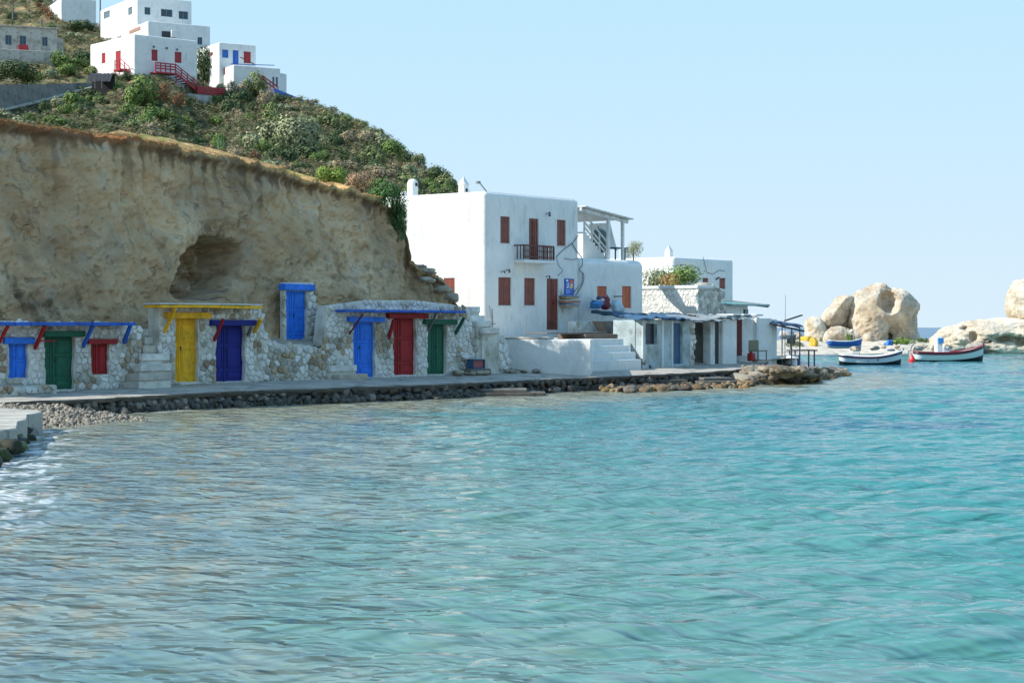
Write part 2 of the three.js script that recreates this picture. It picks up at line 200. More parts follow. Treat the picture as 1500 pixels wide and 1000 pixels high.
// ---------- the quay ----------
const quayPts = [[-180, 606, 0.3], [-90, 598, 0.32], [0, 590, 0.34], [170, 582, 0.38], [337, 573, 0.42], [500, 567.5, 0.42], [645, 562.5, 0.42], [780, 556, 0.43], [900, 551, 0.46], [1000, 546.5, 0.5], [1060, 543, 0.53], [1090, 539.5, 0.56], [1108, 536, 0.6], [1120, 531.5, 0.66], [1126, 527, 0.7]].map(([px, py, h]) => onLevel(px, py, h));
const quayCurve = new THREE.CatmullRomCurve3(quayPts, false, 'centripetal');
const innerH = table([[-300, 0.36], [0, 0.434], [90, 0.5], [275, 0.6], [645, 0.6], [900, 0.6], [1000, 0.74], [1080, 0.8], [1250, 0.82]]);
function quayInner(u) { const px = lerp(-200, 1165, u), d = shoreD(px) + 1.2; return new THREE.Vector3(ang(px) * d, innerH(px), -d); }
const quayLen = quayCurve.getLength();
const quayAt = s => quayCurve.getPointAt(clamp(s / quayLen));
const quayOut = s => { const k = quayCurve.getTangentAt(clamp(s / quayLen)); return new THREE.Vector3(-k.z, 0, k.x).normalize(); };   // horizontal, towards the water
const quay = structure(grid(220, 14, (u, v) => { const a = quayCurve.getPointAt(u), b = quayInner(u), o = quayOut(u * quayLen), e = v === 0 ? 0.04 + 0.09 * n2(u * 90, 4) + 0.08 * n2(u * 31, 8) : 0; const p = a.clone().lerp(b, v); return [p.x + o.x * e, p.y + 0.015 * n2(p.x * 0.8, p.z * 0.8), p.z + o.z * e]; }), M.concrete, 'quay');
{ // slab edge and the wall below it
  mesh(boxUV(grid(300, 6, (u, v) => { const s = u * quayLen, a = quayCurve.getPointAt(u), o = quayOut(s), y = a.y - v * 0.11, e = 0.04 + 0.09 * n2(u * 90, 4) + 0.08 * n2(u * 31, 8) - 0.06 * smooth(0.3, 1, v) + 0.02 * n2(s * 3, v * 3); return [a.x + o.x * e, y, a.z + o.z * e]; })), M.wallConcrete, 'slab_edge', quay);
  mesh(boxUV(grid(300, 10, (u, v) => { const s = u * quayLen, a = quayCurve.getPointAt(u), o = quayOut(s), y = a.y - 0.1 - v * 1.1, slope = 0.5 * smooth(14, 6, s) * v, e = -0.1 + slope + 0.05 * n2(s * 1.5, y * 2); return [a.x + o.x * e, y, a.z + o.z * e]; })), M.darkConcrete, 'wall_core', quay);
}

// ---------- rubble masonry: every stone its own piece ----------
function rubble(parent, region, holes, cell, pick, map, o = {}) {
  const r = rng(o.seed ?? 3), xs = region.map(p => p[0]), ys = region.map(p => p[1]), x0 = Math.min(...xs), x1 = Math.max(...xs), y0 = Math.min(...ys), y1 = Math.max(...ys), cy = cell * (o.flat ?? 0.8);
  const nx = Math.ceil((x1 - x0) / cell) + 2, ny = Math.ceil((y1 - y0) / cy) + 2, S = [];
  for (let j = -1; j < ny; j++) for (let i = -1; i < nx; i++) S.push([x0 + (i + 0.5 * (j & 1) + 0.5 + (r() - 0.5) * 0.85) * cell, y0 + (j + 0.5 + (r() - 0.5) * 0.75) * cy, i, j]);
  const inside = (x, y) => { let c = false; for (let i = 0, j = region.length - 1; i < region.length; j = i++) { const [ax, ay] = region[i], [bx, by] = region[j]; if ((ay > y) !== (by > y) && x < (bx - ax) * (y - ay) / (by - ay) + ax) c = !c; } return c; };
  const clip = (P, a, b, c) => { const out = []; for (let i = 0; i < P.length; i++) { const p = P[i], q = P[(i + 1) % P.length], u = a * p[0] + b * p[1] - c, v = a * q[0] + b * q[1] - c; if (u <= 0) out.push(p); if ((u < 0) !== (v < 0) && u !== v) { const t = u / (u - v); out.push([p[0] + (q[0] - p[0]) * t, p[1] + (q[1] - p[1]) * t]); } } return out; };
  let made = 0; const W = nx + 1;
  for (let k = 0; k < S.length; k++) { const s = S[k]; if (!inside(s[0], s[1]) || r() < (o.skip ?? 0)) continue; let bad = false; for (const h of holes) if (s[0] > h[0] && s[0] < h[1] && s[1] > h[2] && s[1] < h[3]) bad = true; if (bad) continue;
    let P = [[s[0] - cell * 1.2, s[1] - cell * 1.2], [s[0] + cell * 1.2, s[1] - cell * 1.2], [s[0] + cell * 1.2, s[1] + cell * 1.2], [s[0] - cell * 1.2, s[1] + cell * 1.2]];
    for (let dj = -2; dj <= 2; dj++) for (let di = -2; di <= 2; di++) { const q = S[k + dj * W + di]; if (!q || q === s) continue; const a = q[0] - s[0], b = q[1] - s[1]; P = clip(P, a, b, (q[0] * q[0] + q[1] * q[1] - s[0] * s[0] - s[1] * s[1]) / 2); }
    P = clip(P, 0, 1, y1 + 0.02); P = clip(P, 0, -1, -y0);
    for (const h of holes) { if (s[1] > h[2] && s[1] < h[3] + cell * 0.3) { if (s[0] <= h[0]) P = clip(P, 1, 0, h[0] + 0.05 * (r() - 0.6)); else if (s[0] >= h[1]) P = clip(P, -1, 0, -h[1] + 0.05 * (r() - 0.6)); } if (s[0] > h[0] - 0.02 && s[0] < h[1] + 0.02) { if (s[1] >= h[3]) P = clip(P, 0, -1, -h[3]); else if (s[1] <= h[2]) P = clip(P, 0, 1, h[2]); } }
    if (P.length < 3) continue;
    let cxm = 0, cym = 0; for (const p of P) { cxm += p[0]; cym += p[1]; } cxm /= P.length; cym /= P.length;
    const size = Math.sqrt(P.reduce((m, p) => Math.max(m, (p[0] - cxm) ** 2 + (p[1] - cym) ** 2), 0)); if (size < cell * 0.2) continue;
    const gap = clamp((o.gap ?? 0.016) / size, 0.02, 0.3), Q = []; for (let i = 0; i < P.length; i++) { const p = P[i], q = P[(i + 1) % P.length]; for (const t of [0.15, 0.85]) Q.push([lerp(lerp(p[0], q[0], t), cxm, gap), lerp(lerp(p[1], q[1], t), cym, gap)]); }
    const D = (o.depth ?? 0.05) * (0.6 + 0.8 * r()), tx = (r() - 0.5) * 0.18, ty = (r() - 0.5) * 0.18, V = [], U = [], I = [], n = Q.length;
    const put = (x, y, w) => { const v = map(x, y, w + (w > 0 ? tx * (x - cxm) + ty * (y - cym) : 0)); V.push(v[0], v[1], v[2]); U.push(x, y); };
    for (const [f, w] of [[1, -0.03], [0.95, D * 0.72], [0.74, D]]) for (const q of Q) put(lerp(cxm, q[0], f), lerp(cym, q[1], f), w); put(cxm, cym, D * 1.05);
    for (let l = 0; l < 2; l++) for (let i = 0; i < n; i++) { const a = l * n + i, b = l * n + (i + 1) % n; I.push(a, b, b + n, a, b + n, a + n); } for (let i = 0; i < n; i++) I.push(2 * n + i, 2 * n + (i + 1) % n, 3 * n);
    const g = new THREE.BufferGeometry(); g.setAttribute('position', new THREE.Float32BufferAttribute(V, 3)); g.setAttribute('uv', new THREE.Float32BufferAttribute(U, 2)); g.setIndex(I); g.computeVertexNormals();
    mesh(g, pick(cxm, cym, r), o.name ?? 'stone', parent); made++;
  }
  return made;
}
const whitewashed = (seed, bare = 0.3) => (x, y, r) => { const n = n2(x * 0.7 + seed, y * 0.7) + 0.55 * (r() - 0.5); if (n > 0.62 - bare) return M.stones[[3, 4, 5, 2][r() * 4 | 0]]; if (n > 0.35 - bare) return M.stones[[1, 2, 6, 5][r() * 4 | 0]]; return M.stones[[0, 6, 1, 0][r() * 4 | 0]]; };
{ // stones of the quay's sea wall
  const m = (s, y, w) => { const a = quayAt(s), o = quayOut(s), e = w - 0.09 + 0.5 * smooth(14, 6, s) * clamp((a.y - 0.15 - y) / 1.1); return [a.x + o.x * e, y, a.z + o.z * e]; };
  const sAt = px => { let best = 0, bd = 1e9; for (let i = 0; i <= 400; i++) { const p = quayCurve.getPointAt(i / 400), q = CX - p.x / p.z * F, e = Math.abs(q - px); if (e < bd) { bd = e; best = i / 400 * quayLen; } } return best; };
  const a = sAt(20), b = sAt(420), c = sAt(1120);
  rubble(quay, [[a, -0.15], [b, -0.15], [b, 0.31], [a, 0.25]], [], 0.22, (x, y, r) => (y < 0.08 + 0.1 * r() ? M.wetStones : M.darkStones)[r() * 4 | 0], m, { seed: 21, depth: 0.15, flat: 0.62, skip: 0.06 });
  rubble(quay, [[b, -0.15], [c, -0.15], [c, 0.4], [b, 0.3]], [], 0.3, (x, y, r) => (r() < 0.75 ? M.wetStones : M.darkStones)[r() * 4 | 0], m, { seed: 22, depth: 0.16, flat: 0.6, skip: 0.1 });
}

// ---------- the sea ----------
const jettyC = onLevel(10, 640, 0), shoreLine = (x, d) => { let b = 1e9; for (const p of quaySamples) { const e = (p.x - x) ** 2 + (p.z + d) ** 2; if (e < b) b = e; } return Math.sqrt(b); };
const quaySamples = []; for (let i = 0; i <= 60; i++) quaySamples.push(quayCurve.getPointAt(i / 60));
{
  const r = rng(77), W = [];
  for (let k = 0; k < 64; k++) { const lam = 0.22 * Math.pow(2.9 / 0.22, Math.pow(r(), 0.95)), dir = 1.68 + (r() + r() + r() - 1.5) * 0.95, st = lam > 1.6 ? 0.0042 : lam > 0.8 ? 0.0056 : 0.0064; W.push([Math.cos(dir) * 6.283 / lam, Math.sin(dir) * 6.283 / lam, lam, lam * st, r() * 6.283, Math.cos(dir), Math.sin(dir)]); }
  const wave = (x, z, step) => { let dx = 0, dy = 0, dz = 0; for (const w of W) { const at = w[2] > step * 2.5 ? 1 : w[2] > step * 1.2 ? (w[2] / step - 1.2) / 1.3 : 0; if (!at) continue; const q = w[0] * x + w[1] * z + w[4], s = Math.sin(q), c = Math.cos(q); dy += at * w[3] * s; dx -= at * w[3] * 0.9 * c * w[5]; dz -= at * w[3] * 0.9 * c * w[6]; } return [dx, dy, dz]; };
  const near = v => 8 * Math.pow(190 / 8, v), far = v => 190 * Math.pow(9000 / 190, Math.pow(v, 1.6));
  const sheet = (depthAt, NU, NV) => grid(NU, NV, (u, v) => { const d = depthAt(v), x = lerp(-0.36, 0.36, u) * d, step = Math.max(d * 0.0042, d * 0.0014), amp = smooth(0.1, 2.5, d < 100 ? shoreLine(x, d) : 9) * 0.65 + 0.35, calm = (0.58 + 0.34 * smooth(-4, 4, x)) * (0.85 + 0.35 * n2(x * 0.06, d * 0.06)); const w = d < 190 ? wave(x, -d, step) : [0, 0, 0]; const e = amp * calm * smooth(190, 165, d); return [x + w[0] * e, w[1] * e, -d + w[2] * e, x, -d]; }, (u, v, p) => {
    const x = p[3], d = -p[4], sd = d < 100 ? shoreLine(x, d) : 60;
    const big = fbm2(x * 0.05 + 3, d * 0.035, 3), mid = fbm2(x * 0.35, d * 0.22, 4), fine = fbm2(x * 1.5 + 9, d * 0.75, 3);
    let c = mix3([0.04, 0.205, 0.2], [0.03, 0.165, 0.185], smooth(-0.2, 0.4, big));                              // clear water over pale sand
    c = mix3(c, [0.13, 0.235, 0.19], smooth(7, -1, x) * smooth(60, 15, d) * 0.75);
    c = mix3(c, [0.012, 0.085, 0.15], 0.75 * smooth(0.05, 0.4, fbm2(x * 0.04 + 40, d * 0.06, 3) + 0.35 * mid) * smooth(2, 9, x) * smooth(26, 36, d));  // weed beds
    const sh = smooth(0.8, -3.6, x + 2.2 * mid) * smooth(70, 50, d), near = smooth(10, 2.5, sd + 3 * mid);
    let s = mix3([0.19, 0.245, 0.225], [0.14, 0.195, 0.205], smooth(-0.2, 0.35, mid)); s = mix3(s, [0.28, 0.235, 0.165], 0.65 * smooth(0.16, 0.45, fine - 0.25 * mid) * (0.35 + 0.65 * smooth(-1, -4, x))); s = mix3(s, [0.24, 0.215, 0.13], near * 0.75);
    c = mix3(c, s, Math.max(sh * 0.9, near * 0.92));
    const fk = clamp((37.5 - d) / 19.5), fw = Math.abs(x - lerp(-9.75, -4.75, fk)), far = Math.max(0, d - 38.5) + Math.max(0, 22 - d) * 0.35, jr = fw / lerp(1.5, 0.62, fk) + far * 0.6; let fo = lerp(0.92, 0.35, fk) * smooth(1.15, 0.1, jr) * smooth(0.14, 0.4, fbm2(x * 2.4, d * 0.8, 5) + 0.3 * n2(x * 8, d * 2.6) * n2(x * 3, d) + 0.26 * smooth(0.9, 0.0, jr) + 0.12 * Math.sin(d * 1.9 + x));
    fo = Math.max(fo, smooth(0.75, 0.15, sd) * smooth(0.12, 0.35, fbm2(x * 0.6, d * 0.6 + 7, 3) + 0.25 * fine) * 0.9);
    return mix3(c, [0.8, 0.82, 0.82], fo); });
  const water = new THREE.MeshPhysicalMaterial({ roughness: 0.1, ior: 1.33, vertexColors: true, bumpMap: T.ripple, bumpScale: 0.028 });
  structure(sheet(near, 520, 680), water, 'sea'); structure(sheet(far, 200, 60), new THREE.MeshPhysicalMaterial({ color: new THREE.Color().setRGB(0.012, 0.11, 0.225), roughness: 0.12, ior: 1.33, specularIntensity: 0.5, normalMap: T.rippleNormal }), 'open_sea');
}

// ---------- land at the end of the quay and the far beach ----------
const sand = mat([0.82, 0.75, 0.63], 0.96, { map: T.concrete, bumpMap: T.stoneBump, bumpScale: 0.04 });
{
  const shoreY = table([[1080, 521], [1130, 520.5], [1180, 519], [1240, 518], [1320, 518.5], [1380, 517], [1440, 515], [1500, 513.5], [1750, 511]]);
  structure(grid(150, 60, (u, v) => { const px = lerp(1080, 1750, u), ds = EYE * F / (shoreY(px) - HOR), k = v * 60 - 3, d = ds + k, x = ang(px) * d; const y = -0.25 + 0.45 * smooth(-3, 1.5, k) + 0.75 * smooth(0, 16, k) - 1.6 * smooth(26, 50, k) + 0.1 * fbm2(x * 0.4, d * 0.4, 3); return [x, y, -d]; }), sand, 'beach');
  // ground under the village, behind the quay
  structure(grid(90, 40, (u, v) => { const px = lerp(655, 1170, u), d = shoreD(px) + 0.9 + v * v * 60, s = v * v * 60; const y = innerH(px) - 0.03 + lerp(1.15, 0.3, smooth(860, 960, px)) * smooth(0.5, 4, s) * smooth(1140, 1040, px) + 0.05 * fbm2(px * 0.05, s, 3) - 0.7 * smooth(20, 55, s); return [ang(px) * d, y, -d]; }), sand, 'village_ground');
  // pebbles between the jetty and the quay
  const c = onLevel(62, 626, 0);
  structure(grid(60, 40, (u, v) => { const a = onLevel(lerp(-60, 215, u), 600, 0.25), d0 = -a.z + 1, d = d0 - v * 7, x = ang(lerp(-60, 215, u)) * d; return [x, 0.3 - 0.62 * v + 0.05 * fbm2(x * 2, d * 2, 3) - 0.28 * smooth(0.45, 1, u), -d]; }), mat([0.3, 0.26, 0.2], 0.85, { map: T.stone, bumpMap: T.stoneBump, bumpScale: 0.06 }), 'pebble_beach');
}

// ---------- pieces of the boathouses ----------
function wallBacking(fr, region, holes, thick, m, parent, name = 'wall') { // plastered wall with real, slightly uneven openings
  const s = new THREE.Shape(region.map(p => new THREE.Vector2(...p))), r = rng(region.length * 17 + holes.length);
  for (const h of holes) { const P = []; const [x0, x1, y0, y1] = h; const side = (ax, ay, bx, by) => { for (let i = 0; i < 6; i++) { const t = i / 6; P.push(new THREE.Vector2(lerp(ax, bx, t) + (i && ax === bx ? (r() - 0.5) * 0.07 : 0), lerp(ay, by, t) + (i && ay === by ? (r() - 0.5) * 0.02 : 0))); } }; side(x0, y0, x1, y0); side(x1, y0, x1, y1); side(x1, y1, x0, y1); side(x0, y1, x0, y0); s.holes.push(new THREE.Path(P.reverse())); }
  const g = new THREE.ExtrudeGeometry(s, { depth: thick - 0.03, bevelEnabled: true, bevelSize: 0.012, bevelThickness: 0.015, bevelSegments: 1 }); g.translate(0, 0, -thick + 0.015); return mesh(boxUV(g), m, name, parent);
}
function panelDoor(parent, [x0, x1, y0, y1], z, m, o = {}) { // two leaves with raised panels, a centre lath and a handle
  const d = new THREE.Group(); d.name = o.name ?? 'door'; parent.add(d); if (o.label) d.userData.label = o.label;
  const split = lerp(x0, x1, o.split ?? 0.42), gap = 0.008;
  const leaf = (a, b) => { mesh(box(a, b, y0, y1, z - 0.04, z, 0.006), m, 'leaf', d); const mx = Math.min(0.075, (b - a) * 0.2), H = y1 - y0; for (const [f0, f1] of o.rows ?? [[0.06, 0.2], [0.24, 0.62], [0.66, 0.94]]) { const p = [a + mx, b - mx, y0 + f0 * H, y0 + f1 * H]; if (p[1] - p[0] < 0.05) continue;
      mesh(merge([box(p[0], p[1], p[2], p[2] + 0.022, z - 0.002, z + 0.016, 0.005), box(p[0], p[1], p[3] - 0.022, p[3], z - 0.002, z + 0.016, 0.005), box(p[0], p[0] + 0.022, p[2] + 0.022, p[3] - 0.022, z - 0.002, z + 0.016, 0.005), box(p[1] - 0.022, p[1], p[2] + 0.022, p[3] - 0.022, z - 0.002, z + 0.016, 0.005), box(p[0] + 0.045, p[1] - 0.045, p[2] + 0.045, p[3] - 0.045, z - 0.002, z + 0.011, 0.005)]), m, 'panel', d); } };
  leaf(x0, split - gap); leaf(split + gap, x1); mesh(box(split - 0.02, split + 0.02, y0, y1, z - 0.01, z + 0.02, 0.006), m, 'cover_lath', d);
  if (!o.plain) mesh(merge([box(split + 0.05, split + 0.085, lerp(y0, y1, 0.5), lerp(y0, y1, 0.5) + 0.11, z, z + 0.012, 0.004), rod([split + 0.068, lerp(y0, y1, 0.5) + 0.07, z + 0.01], [split + 0.068, lerp(y0, y1, 0.5) + 0.07, z + 0.05], 0.011)]), M.black, 'handle', d);
  return d;
}
function plankShutter(parent, [x0, x1, y0, y1], z, m, leaves = 2, name = 'shutter') { const w = (x1 - x0) / leaves; for (let l = 0; l < leaves; l++) { const G = [], a = x0 + l * w + 0.004, b = x0 + (l + 1) * w - 0.004, n = 3; for (let i = 0; i < n; i++) G.push(box(lerp(a, b, i / n) + 0.002, lerp(a, b, (i + 1) / n) - 0.002, y0, y1, z - 0.025, z, 0.004)); for (const f of [0.14, 0.86]) G.push(box(a + 0.01, b - 0.01, lerp(y0, y1, f) - 0.035, lerp(y0, y1, f) + 0.035, z - 0.002, z + 0.014, 0.004)); mesh(merge(G), m, name, parent); } }
function lintel(parent, r, m, z = 0.1, name = 'lintel') { const [x0, x1, y0, y1] = r, G = new RoundedBoxGeometry(x1 - x0, y1 - y0, z + 0.16, 2, 0.02), p = G.attributes.position; for (let i = 0; i < p.count; i++) p.setY(i, p.getY(i) + 0.012 * n2(p.getX(i) * 3 + x0, 2)); G.translate((x0 + x1) / 2, (y0 + y1) / 2, z / 2 - 0.08); return mesh(boxUV(G), m, name, parent); }
function canopy(parent, x0, x1, y, thick, reach, m, top, n) { // boards laid side by side on the wall head, with a thin rendered top
  const w = (x1 - x0) / n, r = rng(n * 31); for (let i = 0; i < n; i++) { const dy = (r() - 0.5) * 0.018, e = reach + (r() - 0.5) * 0.05; mesh(box(x0 + i * w + 0.006, x0 + (i + 1) * w - 0.006, y + dy, y + thick + dy, -0.2, e, 0.008), m, 'canopy_board', parent); }
  if (top) mesh(box(x0 - 0.02, x1 + 0.02, y + thick + 0.012, y + thick + 0.05, -0.25, reach - 0.03, 0.012), top, 'canopy_render', parent); }
const bracket = (fr, parent, m, [ax, ay], [bx, by], reach, w = 0.07) => { // strut from the wall (lower pixel) to the canopy's edge (upper pixel)
  const lo = fr.at(bx, by, 0.03), hi = fr.at(ax, ay, reach); mesh(bar([lo[0], lo[1], 0.03], [hi[0], hi[1], reach], w), m, 'bracket', parent); };

{ // boathouse with the blue window, green door and red window
  const fr = shoreFrame(90, 0.45), t = fr.put(thing('boathouse', 'whitewashed rubble boathouse with green door between blue and red shuttered openings', 'boathouse'));
  const P = (x, y) => fr.at(x, y), win = fr.rect([11, 503, 41, 554]), door = fr.rect([65, 492, 109, 571]), red = fr.rect([133, 503, 160, 549]);
  const reg = [P(-75, 596), P(206, 575), P(206, 478), P(150, 474), P(60, 473), P(-75, 466)];
  wallBacking(fr, reg, [win, door, red], 0.4, M.mortar, t);
  rubble(t, reg, [win, door, red, fr.rect([5, 494, 49, 504]), fr.rect([63, 484, 122, 494]), fr.rect([128, 496, 170, 504])], 0.2, whitewashed(3, 0.26), (x, y, w) => [x, y, w], { seed: 31, depth: 0.034, gap: 0.012, skip: 0.1 });
  const g = (r, e = 0.04) => [r[0] - e, r[1] + e, r[2] - 0.02, r[3] + 0.03];
  panelDoor(t, g(win), -0.1, M.blue, { name: 'window_shutter', split: 0.36, rows: [[0.06, 0.48], [0.54, 0.94]], plain: true, label: 'bright blue panelled shutter' });
  panelDoor(t, g(door), -0.12, M.green, { split: 0.37, label: 'dark green panelled double door' }); panelDoor(t, g(red), -0.1, M.red, { name: 'window_shutter', split: 0.4, rows: [[0.08, 0.92]], plain: true, label: 'deep red shutter' });
  lintel(t, fr.rect([5, 494, 49, 503.5], 0.05), M.blue); lintel(t, fr.rect([62, 484.5, 122, 493], 0.05), M.green, 0.14); lintel(t, fr.rect([127, 496, 170, 503.5], 0.05), M.red, 0.12);
  const a = fr.at(-75, 474, 0.5), b = fr.at(199, 474, 0.5); canopy(t, a[0], b[0], fr.at(100, 477, 0.5)[1], 0.085, 0.5, M.beamBlue, null, 12);
  bracket(fr, t, M.red, [11, 477], [-2, 502], 0.42); bracket(fr, t, M.red, [65, 477], [50, 511], 0.42, 0.08); bracket(fr, t, M.beamBlue, [136, 476], [121, 508], 0.42, 0.08); bracket(fr, t, M.beamBlue, [191, 475], [181, 503], 0.42, 0.09);
  const q = fr.at(52, 499, 0.12), q2 = fr.at(79, 499, 0.12); mesh(bar([q[0], q[1], 0.12], [q2[0], q2[1], 0.16], 0.035), M.red, 'latch_bar', t);
}
{ // low stone bench by the blue window
  const fr = shoreFrame(30, 0.44), t = fr.put(thing('stone_bench', 'low rough stone bench under the blue window, beside the green door', 'bench')), r = fr.rect([-60, 563, 74, 578], 0.3);
  mesh(box(r[0], r[1], -0.1, 0.2, 0.05, 0.55, 0.03), M.mortar, 'core', t); rubble(t, [[r[0], -0.02], [r[1], -0.02], [r[1], 0.2], [r[0], 0.2]], [], 0.24, whitewashed(8, 0.5), (x, y, w) => [x, y, 0.55 + w], { seed: 33, flat: 0.6 });
}
function stepFlight(name, label, fr, treads, z0, m, extra) { // treads: [x0,x1,top,front]
  const t = fr.put(thing(name, label, 'steps')); treads.forEach(([x0, x1, y, z], i) => { const G = new RoundedBoxGeometry(x1 - x0, 0.2, z - z0, 2, 0.03), p = G.attributes.position; for (let k = 0; k < p.count; k++) { p.setY(k, p.getY(k) + 0.014 * n3(p.getX(k) * 3, p.getZ(k) * 3, i)); p.setZ(k, p.getZ(k) + 0.03 * n2(p.getX(k) * 2.5, i * 7)); } G.translate((x0 + x1) / 2, y - 0.1, (z + z0) / 2); mesh(boxUV(G), m[i % m.length], 'step', t); mesh(box(x0 + 0.02, x1 - 0.02, -0.3, y - 0.19, z0, z - 0.04, 0), M.mortar, 'step_base', t); }); return t; }
{ // worn steps between the two boathouses
  const fr = shoreFrame(225, 0.55), T4 = []; for (let i = 0; i < 6; i++) { const y = [553, 539, 524, 512, 500, 488][i], a = fr.at(203 + i * 1.5, y, 0.55 - i * 0.22), b = fr.at(252 - i * 2, y, 0.55 - i * 0.22); T4.push([a[0], b[0], fr.at(225, y - 6, 0.55 - i * 0.22)[1], 0.55 - i * 0.2]); }
  stepFlight('stone_steps', 'worn stone steps climbing between the red shutter and the yellow door', fr, T4, -0.75, [M.stones[2], M.stones[1], M.stones[6]]);
}
{ // boathouse with yellow and navy doors
  const fr = shoreFrame(275, 0.58), t = fr.put(thing('boathouse', 'whitewashed rubble boathouse with one yellow door and one navy blue door', 'boathouse')), P = (x, y) => fr.at(x, y);
  const yd = fr.rect([256, 466, 291, 560]), nd = fr.rect([316, 476, 359, 559]), reg = [P(234, 572), P(384, 566), P(388, 500), P(382, 449), P(300, 446), P(233, 447)];
  wallBacking(fr, reg, [yd, nd], 0.45, M.mortar, t);
  rubble(t, reg, [yd, nd, fr.rect([243, 457, 307, 468]), fr.rect([308, 468, 374, 478])], 0.2, whitewashed(15, 0.2), (x, y, w) => [x, y, w], { seed: 35, depth: 0.034, gap: 0.012, skip: 0.1 });
  const g = r => [r[0] - 0.05, r[1] + 0.05, r[2] - 0.02, r[3] + 0.03];
  panelDoor(t, g(yd), -0.13, M.yellow, { split: 0.3, rows: [[0.14, 0.52], [0.6, 0.9]], label: 'yellow panelled double door' }); panelDoor(t, g(nd), -0.14, M.navy, { split: 0.4, label: 'navy blue panelled double door' });
  lintel(t, fr.rect([243, 457.5, 307, 466.5], 0.08), M.yellow, 0.16); lintel(t, fr.rect([308, 468.5, 374, 477], 0.08), M.navy, 0.16);
  const a = fr.at(237, 448, 0.5), b = fr.at(385, 448, 0.5); canopy(t, a[0], b[0], fr.at(310, 451, 0.5)[1], 0.075, 0.5, M.yellow, M.white, 7);
  bracket(fr, t, M.yellow, [257, 450], [240, 487], 0.45, 0.075); bracket(fr, t, M.red, [327, 467], [313, 499], 0.4, 0.075); bracket(fr, t, M.greyWood, [368, 478], [363, 491], 0.25, 0.075); bracket(fr, t, M.yellow, [382, 467], [372, 486], 0.4, 0.09);
}
{ // rubble wall and steps below the blue cliff door
  const fr = shoreFrame(430, 0.58), t = fr.put(thing('rubble_wall', 'low pale rubble wall under the blue door set in the cliff', 'wall')), P = (x, y) => fr.at(x, y), reg = [P(382, 564), P(500, 562), P(500, 548), P(487, 533), P(478, 516), P(462, 508), P(440, 505), P(416, 506), P(398, 500), P(386, 482)];
  wallBacking(fr, reg, [], 0.5, M.mortar, t); rubble(t, reg, [], 0.22, whitewashed(22, 0.24), (x, y, w) => [x, y, w], { seed: 37, depth: 0.045, gap: 0.022, flat: 0.85 });
  const f = fr.at(386, 500), e = fr.at(490, 508); mesh(boxUV(grid(30, 10, (u, v) => [lerp(f[0], e[0], u), lerp(0.98, 0.95, u) + 0.3 * v + 0.05 * n2(u * 9, v * 4), -0.08 - v * 1.5])), M.tan[1], 'earth_ledge', t);
  const T4 = [[552, 497, 540, 0.5], [539, 484, 523, 0.2], [526, 472, 505, -0.1], [514, 463, 492, -0.35]].map(([y, a, b, z]) => [fr.at(a, y, z)[0], fr.at(b, y, z)[0], fr.at((a + b) / 2, y - 4, z)[1], z]);
  stepFlight('stone_steps', 'stone steps beside the light blue boathouse door leading up to the cliff door', fr, T4, -0.9, [M.tan[2], M.stones[1], M.tan[0], M.stones[2]]);
}
{ // door high in the cliff
  const z = -0.95, fr0 = shoreFrame(435, 0), w = fr0.world(0, 0, z), fr = frame(w[0], -w[2], SU[0], SU[1], 1.5), t = fr.put(thing('cliff_door', 'blue panelled door in a whitewashed surround set high in the cliff', 'door')), P = (x, y) => fr.at(x, y), d = fr.rect([419, 425, 450, 501]);
  const reg = [P(417, 508), P(463, 508), P(464, 470), P(461, 424), P(459, 414), P(417, 414)]; wallBacking(fr, reg, [[d[0], d[1], d[2], d[3]]], 0.2, M.mortar, t);
  rubble(t, reg, [d, fr.rect([414, 415, 460, 425])], 0.24, whitewashed(40, 0.16), (x, y, q) => [x, y, q], { seed: 39, depth: 0.04 });
  panelDoor(t, [d[0] - 0.04, d[1] + 0.04, d[2] - 0.1, d[3] + 0.03], -0.1, M.blue, { split: 0.38 }); lintel(t, fr.rect([415, 416, 460, 425], 0.06), M.blue, 0.12); mesh(box(d[0] - 0.15, d[1] + 0.12, d[2] - 0.2, d[2] - 0.02, -0.5, 0.06, 0.04), M.tan[1], 'sill', t);
}
